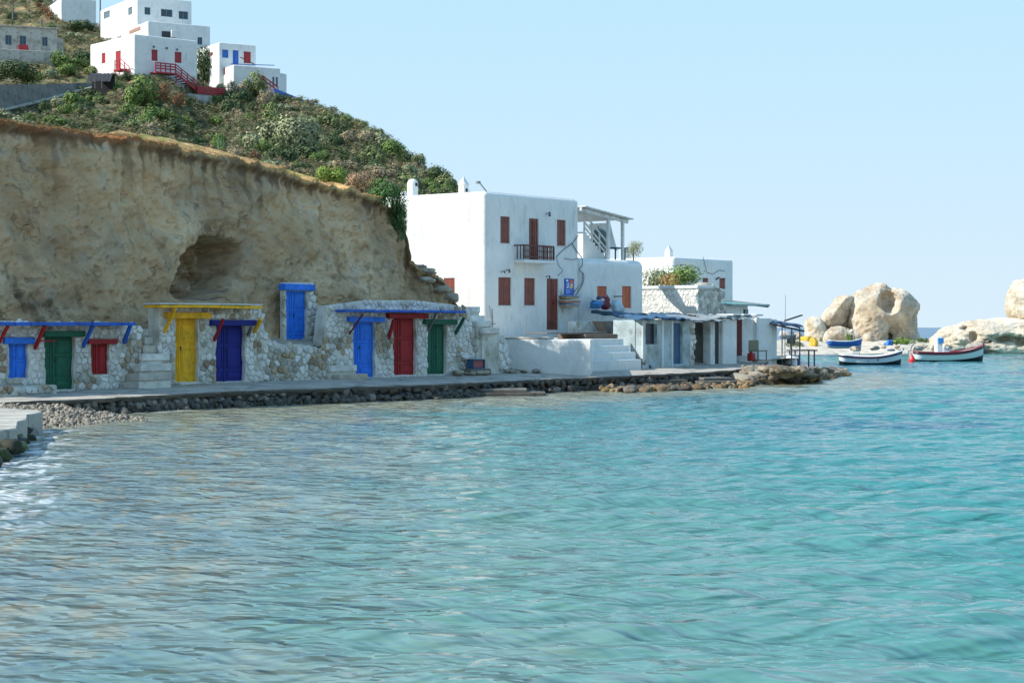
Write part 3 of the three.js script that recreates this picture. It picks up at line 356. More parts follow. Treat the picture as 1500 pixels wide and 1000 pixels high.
{ // boathouse with light blue, red and green doors
  const fr = shoreFrame(580, 0.6), t = fr.put(thing('boathouse', 'whitewashed rubble boathouse with light blue, red and green doors under one blue canopy', 'boathouse')), P = (x, y) => fr.at(x, y);
  const bd = fr.rect([517, 471, 550, 553]), rd = fr.rect([576, 465, 610, 549.5]), gd = fr.rect([626, 474, 654, 548.5]), reg = [P(479, 566), P(690, 560), P(694, 500), P(688, 452), P(660, 446), P(600, 440), P(540, 441), P(512, 445), P(480, 449), P(474, 500)];
  wallBacking(fr, reg, [bd, rd, gd], 0.45, M.mortar, t);
  rubble(t, reg, [bd, rd, gd, fr.rect([509, 464, 562, 472]), fr.rect([568, 458, 625, 466]), fr.rect([621, 467, 668, 475])], 0.205, whitewashed(51, 0.24), (x, y, w) => [x, y, w], { seed: 41, depth: 0.034, gap: 0.012, skip: 0.12 });
  const g = r => [r[0] - 0.05, r[1] + 0.05, r[2] - 0.02, r[3] + 0.03];
  panelDoor(t, g(bd), -0.12, M.blue, { split: 0.34, label: 'light blue panelled double door' }); panelDoor(t, g(rd), -0.13, M.red, { split: 0.34, label: 'red panelled double door' }); panelDoor(t, g(gd), -0.13, M.green, { split: 0.48, rows: [[0.05, 0.95]], label: 'dark green plank door' });
  lintel(t, fr.rect([509, 464.5, 562, 471.5], 0.08), M.blue, 0.16); lintel(t, fr.rect([567, 458.5, 625, 466], 0.08), M.red, 0.18); lintel(t, fr.rect([621, 467.5, 668, 475], 0.08), M.green, 0.16);
  const a = fr.at(508, 455, 0.5), b = fr.at(684, 455, 0.5); canopy(t, a[0], b[0], fr.at(600, 457.5, 0.5)[1], 0.07, 0.5, M.beamBlue, null, 9);
  bracket(fr, t, M.darkRed, [532, 459], [511, 490], 0.5, 0.045); bracket(fr, t, M.red, [577, 468], [569, 496], 0.3, 0.09); bracket(fr, t, M.greyWood, [639, 459], [627, 486], 0.45, 0.06); bracket(fr, t, M.green, [680, 465], [667, 489], 0.4, 0.085);
}
{ // bare rubble retaining wall, pale blocks stepping up to the house
  const fr = shoreFrame(700, 0.58), t = fr.put(thing('retaining_wall', 'tan and white rubble retaining wall between the green door and the white terrace', 'wall')), P = (x, y) => fr.at(x, y), reg = [P(684, 558), P(745, 556), P(745, 506), P(738, 492), P(714, 489), P(684, 478)];
  wallBacking(fr, reg, [], 0.5, M.mortar, t); rubble(t, reg, [], 0.29, whitewashed(63, 0.46), (x, y, w) => [x, y, w], { seed: 43, depth: 0.055 });
  const st = [[684, 462, 704, 478, -0.4], [692, 470, 714, 484, -0.1], [700, 480, 726, 491, 0.0], [684, 449, 697, 466, -0.9]].map(([a, y0, b, y1, z]) => { const r = fr.rect([a, y0, b, y1 + 14], z); return [r[0], r[1], r[3], z + 0.2]; });
  stepFlight('block_steps', 'pale stone block steps from the boathouse roof to the white house', fr, st, -1.6, [M.stones[0], M.stones[6], M.stones[1]]);
}

// ---------- houses ----------
const evaluator = new Evaluator(); evaluator.useGroups = false;
function body(x0, x1, y0, y1, z0, z1, r, cuts, seg = 3) { // plastered block with soft edges and real recesses
  const g = new RoundedBoxGeometry(x1 - x0, y1 - y0, z1 - z0, seg, r); g.translate((x0 + x1) / 2, (y0 + y1) / 2, (z0 + z1) / 2); if (!cuts.length) return boxUV(g);
  let b = new Brush(g); b.updateMatrixWorld(); for (const c of cuts) { const q = new Brush(new THREE.BoxGeometry(c[1] - c[0], c[3] - c[2], c[5] - c[4])); q.position.set((c[0] + c[1]) / 2, (c[2] + c[3]) / 2, (c[4] + c[5]) / 2); q.updateMatrixWorld(); b = evaluator.evaluate(b, q, SUBTRACTION); } return boxUV(b.geometry); }
const front = (r, dep, z = 0) => [r[0], r[1], r[2], r[3], z - dep, z + 0.5], left = (r, dep, x = 0) => [x - 0.5, x + dep, r[2], r[3], r[0], r[1]];
function leftShutter(parent, [z0, z1, y0, y1], x, m, name) { const G = []; for (let i = 0; i < 3; i++) G.push(box(x - 0.02, x + 0.01, y0, y1, lerp(z0, z1, i / 3) + 0.002, lerp(z0, z1, (i + 1) / 3) - 0.002, 0.004)); return mesh(merge(G), m, name ?? 'shutter', parent); }
function pane(parent, [x0, x1, y0, y1], z, fm, name = 'window') { const w = mesh(merge([box(x0, x1, y0, y0 + 0.06, z, z + 0.04, 0.005), box(x0, x1, y1 - 0.06, y1, z, z + 0.04, 0.005), box(x0, x0 + 0.06, y0 + 0.06, y1 - 0.06, z, z + 0.04, 0.005), box(x1 - 0.06, x1, y0 + 0.06, y1 - 0.06, z, z + 0.04, 0.005), box((x0 + x1) / 2 - 0.025, (x0 + x1) / 2 + 0.025, y0 + 0.06, y1 - 0.06, z, z + 0.035, 0.005)]), fm, name, parent); mesh(box(x0 + 0.03, x1 - 0.03, y0 + 0.03, y1 - 0.03, z + 0.004, z + 0.012, 0), M.glass, 'pane', w); return w; }

const HF = frame(ang(711) * 70, 70, SU[0], SU[1], 0.9);
{ // the big white house
  const fr = HF, t = fr.put(thing('white_house', 'tall two storey white house with dark red shutters and a small balcony', 'house')), X1 = fr.at(848, 300)[0], top = fr.at(711, 281)[1];
  const ups = [[733, 317, 747, 356], [816, 322, 829, 360]].map(r => fr.rect(r)), bd = fr.rect([775, 320, 789, 382]), lows = [[730, 406, 749, 447], [768, 407, 784, 447]].map(r => fr.rect(r)), dr = fr.rect([801, 408, 818, 483]), lw = fr.srect([650, 407, 666, 429]);
  mesh(body(0, X1, -1.2, top, -9, 0, 0.13, [...ups, bd, ...lows, dr].map(r => front(r, 0.1)).concat([left(lw, 0.1)])), M.white, 'wall', t);
  mesh(body(0.12, X1 - 0.1, top - 0.08, top + 0.035, -8.8, -0.1, 0.05, []), M.white, 'parapet', t);
  for (const r of [...ups, ...lows]) { plankShutter(t, r, -0.055, M.shutter, 2); mesh(box(r[0] - 0.03, r[1] + 0.03, r[2] - 0.045, r[2] - 0.002, -0.08, 0.02, 0.01), M.whiteB, 'sill', t); }
  panelDoor(t, bd, -0.05, M.shutter, { split: 0.5, name: 'balcony_door', plain: true }); panelDoor(t, dr, -0.05, M.shutter, { split: 0.5 }); leftShutter(t, lw, 0.05, M.shutter);
  const fl = fr.rect([768, 380.5, 813, 386], 0.5), bal = mesh(box(fl[0], fl[1], fl[2], fl[3], -0.05, 0.5, 0.03), M.white, 'balcony', t), rb = fr.rect([768, 360, 813, 381], 0.5);
  const G = [], x0 = fl[0] + 0.03, x1 = fl[1] - 0.03, h = rb[3]; G.push(bar([x0, h, 0.46], [x1, h, 0.46], 0.055), bar([x0, fl[3] + 0.1, 0.46], [x1, fl[3] + 0.1, 0.46], 0.045), bar([x0, h, 0], [x0, h, 0.46], 0.05), bar([x1, h, 0], [x1, h, 0.46], 0.05), bar([x0, lerp(fl[3], h, 0.62), 0.46], [x1, lerp(fl[3], h, 0.62), 0.46], 0.035)); mesh(merge(G), M.rail, 'handrail', bal);
  for (let i = 0; i <= 15; i++) mesh(bar([lerp(x0, x1, i / 15), fl[3] + 0.01, 0.46], [lerp(x0, x1, i / 15), h, 0.46], i % 5 ? 0.032 : 0.06), M.rail, 'baluster', bal); for (const x of [x0, x1]) for (const z of [0.15, 0.3]) mesh(bar([x, fl[3] + 0.01, z], [x, h, z], 0.03), M.rail, 'baluster', bal);
  // lamps and small fittings on the front
  for (const [px, py, s] of [[800, 313, 0.11], [741, 396, 0.09], [734, 398, 0.06], [800, 405, 0.07]]) { const q = fr.at(px, py); const l = mesh(merge([rod([q[0], q[1], -0.02], [q[0], q[1] + 0.02, 0.16], 0.018), rod([q[0], q[1] - s, 0.17], [q[0], q[1] + s * 0.6, 0.17], s * 0.5, s * 0.3)]), M.cable, 'wall_lamp', t); }
  // cables
  const cab = (pts, r) => mesh(tube(pts.map(([x, y], i) => { const q = fr.at(x, y, 0.03); return [q[0], q[1], 0.035 + 0.01 * (i % 2)]; }), r), M.cable, 'cable', t);
  cab([[847, 345], [838, 356], [825, 366], [815, 376]], 0.014); cab([[838, 356], [842, 364], [848, 372], [852, 378], [853, 388], [848, 395], [855, 402], [853, 416], [846, 428], [841, 437]], 0.017); cab([[853, 400], [852, 414], [844, 424], [836, 434]], 0.012); cab([[815, 376], [818, 388], [824, 396], [817, 404]], 0.01); cab([[850, 378], [838, 380], [826, 378]], 0.011);
  // television cable down the corner and its pole at the foot
  cab([[717, 448], [719, 462], [722, 474]], 0.008); const q = fr.at(722, 474, 0.25); mesh(merge([rod([q[0], q[1] - 0.5, 0.25], [q[0] - 0.05, q[1] + 0.55, 0.25], 0.02), bar([q[0] - 0.35, q[1], 0.25], [q[0] + 0.15, q[1], 0.25], 0.03)]), M.cable, 'pole', t);
  // chimneys
  const ch = (px, y0, y1, z, w, cap) => { const q = fr.at(px, y1, z), b = fr.at(px, y0, z), c = new RoundedBoxGeometry(w, q[1] - b[1] + 0.5, w, 4, cap ? 0.05 : w * 0.46); c.translate(q[0], (q[1] + b[1] - 0.5) / 2, z); const o = mesh(boxUV(c), M.white, 'chimney', t); mesh(box(q[0] - 0.07, q[0] + 0.07, q[1] - 0.3, q[1] - 0.16, z + w / 2 - 0.06, z + w / 2 + 0.012, 0.02), M.black, 'flue_opening', o); if (cap) { const k = new THREE.ConeGeometry(w * 0.75, 0.34, 4); k.rotateY(0.78); k.translate(q[0], q[1] + 0.15, z); mesh(boxUV(k), M.white, 'chimney_cap', o); } };
  ch(604.5, 287, 262, -5.2, 0.4, false); ch(679, 281, 270, -2.4, 0.3, true); ch(592, 288, 280, -6, 0.32, false);
  const p0 = fr.at(722, 281, -1.6), p1 = fr.at(702, 267, -1.6); mesh(merge([rod([p0[0], p0[1] - 0.3, -1.6], [p1[0], p1[1], -1.6], 0.025), box(p1[0] - 0.14, p1[0] + 0.02, p1[1] - 0.06, p1[1] + 0.04, -1.66, -1.54)]), M.iron, 'aerial', t);
}
const annexX0 = HF.at(849, 380)[0], annexX1 = HF.at(946, 400)[0];
{ // single-storey annex
  const fr = HF, w = fr.world(annexX0, 0, 0), f2 = frame(w[0], -w[2], SU[0], SU[1], 0.9), t = f2.put(thing('white_annex', 'single storey white annex with rounded parapet and two orange red shutters', 'house')), top = f2.at(900, 379.5)[1], X1 = annexX1 - annexX0, wins = [[875, 419, 889, 451], [911.5, 419, 925, 451]].map(r => f2.rect(r, -0.03));
  mesh(body(0.005, X1, -1.2, top, -5.5, -0.03, 0.3, wins.map(r => front(r, 0.12, -0.03)), 5), M.white, 'wall', t); for (const r of wins) plankShutter(t, [r[0], r[1], r[2], r[3]], -0.09, M.orange, 2);
}
{ // pergola with stairs on the annex roof
  const fr = HF, w = fr.world(annexX0, 0, 0), base = HF.at(900, 380)[1] + 0.9, f2 = frame(w[0], -w[2], SU[0], SU[1], base), t = f2.put(thing('roof_pergola', 'white timber pergola with sloping roof standing on the annex roof', 'pergola'));
  const a = f2.at(849, 302, -1), b = f2.at(920, 321, -1), n = 9; mesh(bar([a[0], a[1] - 0.12, -0.95], [b[0] - 0.1, b[1] - 0.12, -0.95], 0.1, 0.14), M.whiteWood, 'beam', t); mesh(bar([a[0], a[1] - 0.12, -3.9], [b[0] - 0.1, b[1] - 0.12, -3.9], 0.1, 0.14), M.whiteWood, 'beam', t);
  for (let i = 0; i < n; i++) { const u = (i + 0.5) / n, x = lerp(a[0], b[0], u), y = lerp(a[1], b[1], u), g = new RoundedBoxGeometry((b[0] - a[0]) / n - 0.01, 0.05, 3.4, 1, 0.015); g.rotateZ(Math.atan2(b[1] - a[1], b[0] - a[0])); g.translate(x, y - 0.01, -2.4); mesh(boxUV(g), M.whiteWood, 'roof_board', t); }
  for (const px of [891, 912]) { const q = f2.at(px, 330, -1), u = (q[0] - a[0]) / (b[0] - a[0]); mesh(bar([q[0], -0.1, -1], [q[0], lerp(a[1], b[1], u) - 0.15, -1], 0.12), M.whiteWood, 'post', t); mesh(bar([q[0], -0.1, -3.9], [q[0], lerp(a[1], b[1], u) - 0.15, -3.9], 0.12), M.whiteWood, 'post', t); }
  // outside stair with railing
  const s = f2.put(thing('roof_stair', 'white outside stair with railing under the roof pergola', 'stair')), s0 = f2.at(853, 336, -1.6), s1 = f2.at(886, 376, -1.6); for (let i = 0; i < 8; i++) { const u = i / 8; mesh(box(lerp(s0[0], s1[0], u), lerp(s0[0], s1[0], u + 1 / 8) + 0.05, -0.05, lerp(s0[1], s1[1], u) - 0.1, -2.4, -1.55, 0.02), M.whiteB, 'step', s); } for (const dy of [0.1, 0.3, 0.62]) mesh(bar([s0[0], s0[1] + dy, -1.5], [s1[0], s1[1] + dy, -1.5], 0.06), M.whiteWood, 'rail', s); for (let i = 0; i <= 3; i++) { const u = i / 3; mesh(bar([lerp(s0[0], s1[0], u), lerp(s0[1], s1[1], u) - 0.1, -1.5], [lerp(s0[0], s1[0], u), lerp(s0[1], s1[1], u) + 0.65, -1.5], 0.06), M.whiteWood, 'post', s); }
  // sun sail hung behind, rolled awning
  const sl = f2.put(thing('sun_sail', 'pale cloth sun sail hanging behind the pergola posts', 'awning')), q0 = f2.at(862, 328, -3.5), q1 = f2.at(894, 326, -3.5), q2 = f2.at(905, 368, -3.5), q3 = f2.at(868, 345, -3.5); mesh(grid(10, 10, (u, v) => { const A = [lerp(q0[0], q1[0], u), lerp(q0[1], q1[1], u)], B = [lerp(q3[0], q2[0], u), lerp(q3[1], q2[1], u)]; return [lerp(A[0], B[0], v), lerp(A[1], B[1], v), -3.5 - 0.4 * Math.sin(v * 3) * Math.sin(u * 3.1)]; }), mat([0.6, 0.6, 0.57], 0.9), 'cloth', sl);
  const fd = f2.put(thing('folded_parasol', 'folded dark green parasol leaning by the roof stair', 'parasol')), c = f2.at(880, 352, -2.8); { const g = new THREE.SphereGeometry(0.42, 14, 10), p = g.attributes.position; for (let i = 0; i < p.count; i++) { const k = 1 + 0.12 * Math.sin(Math.atan2(p.getZ(i), p.getX(i)) * 7); p.setX(i, p.getX(i) * k * 0.9); p.setZ(i, p.getZ(i) * k * 0.8); p.setY(i, p.getY(i) * 1.3); } g.rotateZ(0.4); g.translate(c[0], c[1], -2.8); g.computeVertexNormals(); mesh(boxUV(g), mat([0.07, 0.12, 0.12], 0.8), 'cloth', fd); mesh(rod([c[0] + 0.3, -0.02, -2.8], [c[0] - 0.2, c[1] + 0.6, -2.8], 0.03), M.iron, 'pole', fd); }
  const tb = f2.put(thing('garden_table', 'small dark garden table on the annex roof beyond the posts', 'table')), tq = f2.at(902, 366, -2.6); mesh(box(tq[0] - 0.4, tq[0] + 0.5, 0.62, 0.67, -3, -2.3), M.steelBlue, 'top', tb); for (const [x, z] of [[-0.3, -2.9], [0.4, -2.9], [-0.3, -2.4], [0.4, -2.4]]) mesh(bar([tq[0] + x, 0, z], [tq[0] + x, 0.62, z], 0.05), M.steelBlue, 'leg', tb);
}
{ // things fixed to the house front
  const fr = HF, sign = fr.put(thing('ice_cream_board', 'upright blue price board with white lettering beside the house door', 'sign')), r = fr.rect([828, 408, 841.5, 432], 0.05);
  const c = document.createElement('canvas'); c.width = 128; c.height = 256; const x = c.getContext('2d'); x.fillStyle = '#0b4fa8'; x.fillRect(0, 0, 128, 256); x.fillStyle = '#07397c'; x.fillRect(0, 0, 128, 40); x.fillStyle = '#f2f6fa'; x.fillRect(14, 12, 30, 28); x.font = 'bold 52px sans-serif'; x.save(); x.translate(18, 60); x.rotate(Math.PI / 2); x.fillText('77A', 0, 0); x.restore(); x.fillStyle = '#d9563c'; x.fillRect(66, 14, 52, 60); x.fillStyle = '#e8b25a'; x.beginPath(); x.ellipse(90, 120, 22, 44, 0.3, 0, 7); x.fill(); x.fillStyle = '#7fb7e8'; x.fillRect(10, 176, 56, 12); x.fillRect(10, 200, 70, 10); x.fillRect(10, 222, 50, 10); x.fillStyle = '#d9e7f5'; x.fillRect(72, 82, 40, 8);
  const tx = new THREE.CanvasTexture(c); tx.colorSpace = THREE.SRGBColorSpace; mesh(box(r[0], r[1], r[2], r[3], 0.005, 0.04, 0.006), M.beamBlue, 'frame', sign); const f = new THREE.PlaneGeometry(r[1] - r[0] - 0.03, r[3] - r[2] - 0.03); f.translate((r[0] + r[1]) / 2, (r[2] + r[3]) / 2, 0.044); mesh(f, new THREE.MeshStandardMaterial({ map: tx, roughness: 0.4 }), 'print', sign);
  const cols = [[0.55, 0.42, 0.3], [0.6, 0.3, 0.2], [0.5, 0.4, 0.22]], y0 = fr.at(838, 450, 0.2)[1], y1 = fr.at(838, 432, 0.2)[1], L = ['tan wooden tray at the foot of the tray stack below the blue board', 'orange and white tray in the middle of the tray stack below the board', 'tan and blue tray on top of the tray stack below the blue board'];
  for (let i = 0; i < 3; i++) { const o = fr.put(thing('display_tray', L[i], 'tray', 'trays hung on the house front')), a = fr.at(828 - (i === 1 ? 1.5 : 0), 440, 0.3)[0], b = fr.at(847 + (i === 1 ? 1.5 : i === 2 ? -1 : 0), 440, 0.3)[0], h = (y1 - y0) / 3, yy = y0 + i * h; mesh(box(a, b, yy + 0.01, yy + h * 0.62, 0.0, 0.38, 0.03), mat(cols[i], 0.7, { map: T.wood }), 'crate', o); mesh(box(a - 0.02, b + 0.02, yy + h * 0.64, yy + h * 0.84, 0.0, 0.41, 0.015), mat([[0.2, 0.36, 0.6], [0.66, 0.62, 0.56], [0.16, 0.34, 0.62]][i], 0.6), 'lid', o); }
  // dried plant tied beside the door
  const pl = fr.put(thing('dried_plant', 'bundle of grey dried stalks hanging beside the house door', 'plant')), G = [], rr = rng(91), q = fr.at(823, 441, 0.1); for (let i = 0; i < 46; i++) { const a = rr() * 6.28, l = 0.2 + 0.4 * rr(); G.push(rod([q[0] + (rr() - 0.5) * 0.2, q[1] + (rr() - 0.5) * 0.3, 0.1], [q[0] + Math.cos(a) * l * 0.6, q[1] + Math.sin(a) * l, 0.05 + 0.12 * rr()], 0.008, 0.003, 4)); } mesh(merge(G), mat([0.16, 0.16, 0.13], 0.9), 'stalks', pl);
}
{ // terrace with steps
  const fr = shoreFrame(740, 0.55), t = fr.put(thing('terrace', 'white plastered terrace in front of the tall house', 'terrace')), x0 = fr.at(724, 500)[0], x1 = fr.at(866, 500)[0], y = fr.at(800, 497)[1];
  const pts = [[-0.75, 65.4], [2.58, 63.5], [2.85, 67.3], [3.3, 75.4], [-0.975, 70.05], [-2.3, 68.4], [-1.6, 65.9]], c = Math.cos(t.rotation.y), n = Math.sin(t.rotation.y), loc = ([X, D]) => { const dx = X - fr.ox, dz = -(D - fr.od); return new THREE.Vector2(c * dx - n * dz, -(n * dx + c * dz)); };
  const g = new THREE.ExtrudeGeometry(new THREE.Shape(pts.map(loc)), { depth: y + 0.5, bevelEnabled: true, bevelSize: 0.03, bevelThickness: 0.03, bevelSegments: 2 }); g.rotateX(-Math.PI / 2); g.translate(0, -0.5 - 0.03, 0); mesh(boxUV(g), M.white, 'wall', t);
  { const a = loc([-1.0, 65.8]), b = loc([1.3, 64.5]); mesh(bar([a.x, y + 0.035, -a.y], [b.x, y + 0.035, -b.y], 0.5, 0.07), M.paleConcrete, 'coping', t); } const b0 = fr.at(860, 497, -0.3)[0], b1 = fr.at(906, 497, -0.3)[0]; mesh(box(b0, b1 + 0.05, y - 0.05, y + 0.17, -1.6, -0.35, 0.03), M.brownWood, 'bench_slab', t); mesh(box(x1 - 1.9, b1 - 0.4, y + 0.18, y + 0.24, -1.5, -0.5, 0.02), M.greyWood, 'plank', t);
  const T4 = [[538, 940, 0.75], [527, 932, 0.5], [517, 923, 0.25], [507, 914, 0.0]].map(([py, px, z], i) => [fr.at(861, py, z)[0], fr.at(px, py, z)[0], fr.at(900, py - 11, z)[1], z]);
  const s = fr.put(thing('terrace_steps', 'broad white painted steps leading up to the terrace', 'steps')); T4.forEach(([a, b, yy, z]) => mesh(box(a, b, yy - 0.45, yy, -1.7, z, 0.035), M.whiteB, 'step', s));
  const sp = fr.put(thing('spoil_heap', 'dark rubble left lying against the white terrace steps', 'rubble')), q = fr.at(934, 515, -0.1); for (let i = 0; i < 9; i++) { const o = rockGeo(300 + i, 1); o.scale(0.22, 0.16, 0.2); o.translate(q[0] - 0.4 + 0.13 * i, 0.55 - 0.055 * i, -0.4 + 0.12 * ((i * 7) % 3)); mesh(boxUV(o), M.darkStones[i % 4], 'stone', sp); }
}
function rockGeo(seed, det = 2) { const g = mergeVertices((() => { const q = new THREE.IcosahedronGeometry(1, det); q.deleteAttribute('uv'); q.deleteAttribute('normal'); return q; })(), 1e-4), p = g.attributes.position, v = new THREE.Vector3(); for (let i = 0; i < p.count; i++) { v.fromBufferAttribute(p, i); const k = 1 + 0.34 * n3(v.x * 0.9 + seed * 3.1, v.y * 0.9, v.z * 0.9) + 0.16 * n3(v.x * 2.2, v.y * 2.2 + seed, v.z * 2.2); v.multiplyScalar(k); const q = 0.72 + 0.2 * ((seed * 0.37) % 1); v.y = clamp(v.y, -q, q) ; p.setXYZ(i, v.x, v.y, v.z); } g.computeVertexNormals(); return boxUV(g); }
{ // odds and ends along the foot of the retaining wall
  const fr = shoreFrame(700, 0.58), put = (n, l, c) => fr.put(thing(n, l, c));
  const cr = put('paint_crate', 'small dark crate with a red side standing by the rubble wall', 'crate'), r = fr.rect([692, 526, 709, 540], 0.35), P = [box(r[0], r[1], r[2], r[2] + 0.03, 0.1, 0.4, 0.005), box(r[0], r[0] + 0.025, r[2] + 0.03, r[3], 0.1, 0.4, 0.005), box(r[1] - 0.025, r[1], r[2] + 0.03, r[3], 0.1, 0.4, 0.005), box(r[0], r[1], r[3] - 0.03, r[3], 0.1, 0.4, 0.005)]; mesh(merge(P), M.steelBlue, 'frame', cr); mesh(box(r[0] + 0.03, r[1] - 0.03, r[2] + 0.035, r[3] - 0.035, 0.16, 0.34, 0.01), mat([0.32, 0.09, 0.08], 0.7), 'front_panel', cr); mesh(box(r[0] - 0.2, r[1] + 0.25, -0.02, r[2] - 0.003, 0.02, 0.45, 0.03), M.darkStones[1], 'plinth', cr);
  const L = ['broken timber plank lying at the foot of the terrace', 'grey driftwood board leaning on the white terrace wall', 'short dark stick lying near the foot of the terrace'];
  [[748, 540, 770, 545], [838, 536, 852, 546], [802, 545, 826, 541]].forEach(([a, b, c, d], i) => { const f2 = shoreFrame(790, 0.58), o = f2.put(thing('driftwood', L[i], 'plank')), p = f2.at(a, b, 0.25), q = f2.at(c, d, 0.4); mesh(bar([p[0], Math.max(0.05, p[1]), 0.25], [q[0], Math.max(0.04, q[1]), 0.4], 0.12, 0.03), i === 1 ? M.greyWood : M.brownWood, 'board', o); });
  for (let i = 0; i < 16; i++) { const f2 = shoreFrame(700, 0.56), q = f2.at(664 + i * 5.4 + 20 * R() * (i > 8 ? 3 : 0.3), 546, 0.2 + 0.3 * R()), s = 0.07 + 0.1 * R(), g = rockGeo(60 + i, 1); g.scale(s * 1.4, s * 0.7, s); const o = f2.put(tag(mesh(g, M.tan[i % 4], 'loose_stone'), 'loose stone fallen at the foot of the rubble retaining wall', 'stone', 'loose stones below the retaining wall')); const w = f2.world(q[0], 0, 0.25 + 0.25 * R()); o.position.set(w[0], 0.58 + s * 0.35, w[2]); }
}

// ---------- sheds along the quay ----------
function wavySheet(x0, x1, z0, z1, y, slope, m, parent, name, amp = 0.05, seed = 1, thick = 0.03) { const top = grid(36, 12, (u, v) => [lerp(typeof x0 === 'function' ? x0(v) : x0, x1, u), y(u) + slope * v + amp * fbm2(u * 4 + seed, v * 2, 3), lerp(z1, z0, v)]), P = top.attributes.position, low = top.clone(), q = low.attributes.position; for (let i = 0; i < q.count; i++) q.setY(i, q.getY(i) - thick); const rim = []; const edge = (f, n) => { const V = [], I = []; for (let i = 0; i <= n; i++) { const k = f(i); V.push(P.getX(k), P.getY(k), P.getZ(k), P.getX(k), P.getY(k) - thick, P.getZ(k)); if (i < n) I.push(2 * i, 2 * i + 1, 2 * i + 3, 2 * i, 2 * i + 3, 2 * i + 2); } const g = new THREE.BufferGeometry(); g.setAttribute('position', new THREE.Float32BufferAttribute(V, 3)); g.setIndex(I); g.computeVertexNormals(); rim.push(g); }; edge(i => i, 36); edge(i => 12 * 37 + i, 36); edge(i => i * 37, 12); edge(i => i * 37 + 36, 12); return mesh(merge([top, low, ...rim]), m, name, parent); }
{ // blue-washed shed
  const fr = shoreFrame(944, 0.62), t = fr.put(thing('blue_shed', 'low blue washed shed with dark window and blue door under a bent sheet roof', 'shed'));
  const x0 = fr.at(908, 500, -0.9)[0], xa = fr.at(941, 500)[0], x1 = fr.at(1011, 500)[0], h = fr.at(975, 468)[1], win = fr.rect([946, 474, 963, 504]), dr = fr.rect([986, 473, 1000, 533]);
  mesh(body(xa, x1, -0.5, h, -0.3, 0, 0.03, [[win[0], win[1], win[2], win[3], -0.6, 0.5], [dr[0], dr[1], dr[2], dr[3], -0.6, 0.5]], 1), M.wornBlueAndShade, 'wall', t);
  const P = fr.at(969, 500); for (const px of [941.5, 970, 984]) { const q = fr.at(px, 500); mesh(box(q[0] - 0.05, q[0] + 0.06, -0.2, h - 0.01, -0.01, 0.045, 0.01), M.whiteB, 'pilaster', t); }
  mesh(body(xa - 0.02, xa + 0.2, -0.5, h - 0.02, -1.3, -0.3, 0.03, [], 1), M.wornBlueAndShade, 'shade_tinted_return_wall', t); mesh(body(xa, x1, -0.5, h - 0.05, -3.4, -3.2, 0.03, [], 1), M.wornWhite, 'back_wall', t); mesh(body(x1 - 0.25, x1 - 0.005, -0.5, h - 0.03, -3.2, -0.3, 0.03, [], 1), M.wornWhite, 'end_wall', t);  // return wall coloured blue to stand in for shade; the sun still reaches it
  mesh(box(win[0], win[1], win[2], win[3], -0.2, -0.15, 0.01), M.darkBlue, 'window_board', t); plankShutter(t, [dr[0], dr[1], dr[2] - 0.02, dr[3]], -0.1, M.steelBlue, 1, 'door');
  const c0 = fr.at(865, 455, -1.9), c1 = fr.at(1013, 470, 0.35), ly = fr.at(866, 454, -1.9)[1], cm = fr.at(938, 465, 0.3)[0], cb = fr.at(866, 455, -4.3); wavySheet(v => lerp(cm, cb[0], v), c1[0], -4.3, 0.3, u => h + 0.05, cb[1] - h - 0.05, M.steelBlue, t, 'sheet_roof', 0.12, 4, 0.05);
  const bk = fr.at(890, 470, -0.4), bk2 = fr.at(909, 472, -0.4); { const s = new THREE.Shape([[bk[0], bk[1]], [bk2[0], bk2[1] + 0.02], [bk2[0] - 0.02, bk2[1] - 0.5], [bk[0] + 0.35, bk[1] - 0.32]].map(p => new THREE.Vector2(...p))), g = new THREE.ExtrudeGeometry(s, { depth: 0.05, bevelEnabled: false }); g.translate(0, 0, -1.1); mesh(boxUV(g), M.brownWood, 'hanging_board', t); }
}
{ // open white shed with posts
  const fr = shoreFrame(1012, 0.7), t = fr.put(thing('open_shed', 'open fronted white shed with grey door, dark post and pale sheet roof', 'shed')), h = fr.at(1030, 470)[1], x = (px, z = 0) => fr.at(px, 500, z)[0];
  for (const [a, b, m] of [[1011.5, 1017, M.wornWhite], [1041, 1048, M.wornWhite]]) mesh(body(x(a), x(b), -0.4, h, -0.35, 0, 0.03, [], 1), m, 'pillar', t); rubble(t, [[x(1011), -0.1], [x(1019), -0.1], [x(1019), h], [x(1011), h]], [], 0.26, whitewashed(80, 0.4), (a, b, w) => [a, b, 0.005 + w], { seed: 81, depth: 0.03 });
  mesh(body(x(1013), x(1052), -0.4, h, -1.9, -1.65, 0.03, [], 1), M.wornWhite, 'back_wall', t); const d = fr.rect([1030, 473, 1041, 522], -1.6); plankShutter(t, d, -1.6, M.tin, 1, 'door'); mesh(box(x(1048.5), x(1055), -0.2, h - 0.02, -0.25, -0.05, 0.02), M.black, 'post', t); mesh(body(x(1055), x(1060), -0.4, h - 0.05, -1.6, -0.1, 0.03, [], 1), M.grey, 'side_wall', t);
  wavySheet(x(1004, 0.3), x(1064, 0.3), -2.2, 0.3, u => h + 0.02, 0.3, M.tin, t, 'sheet_roof', 0.1, 8);
}
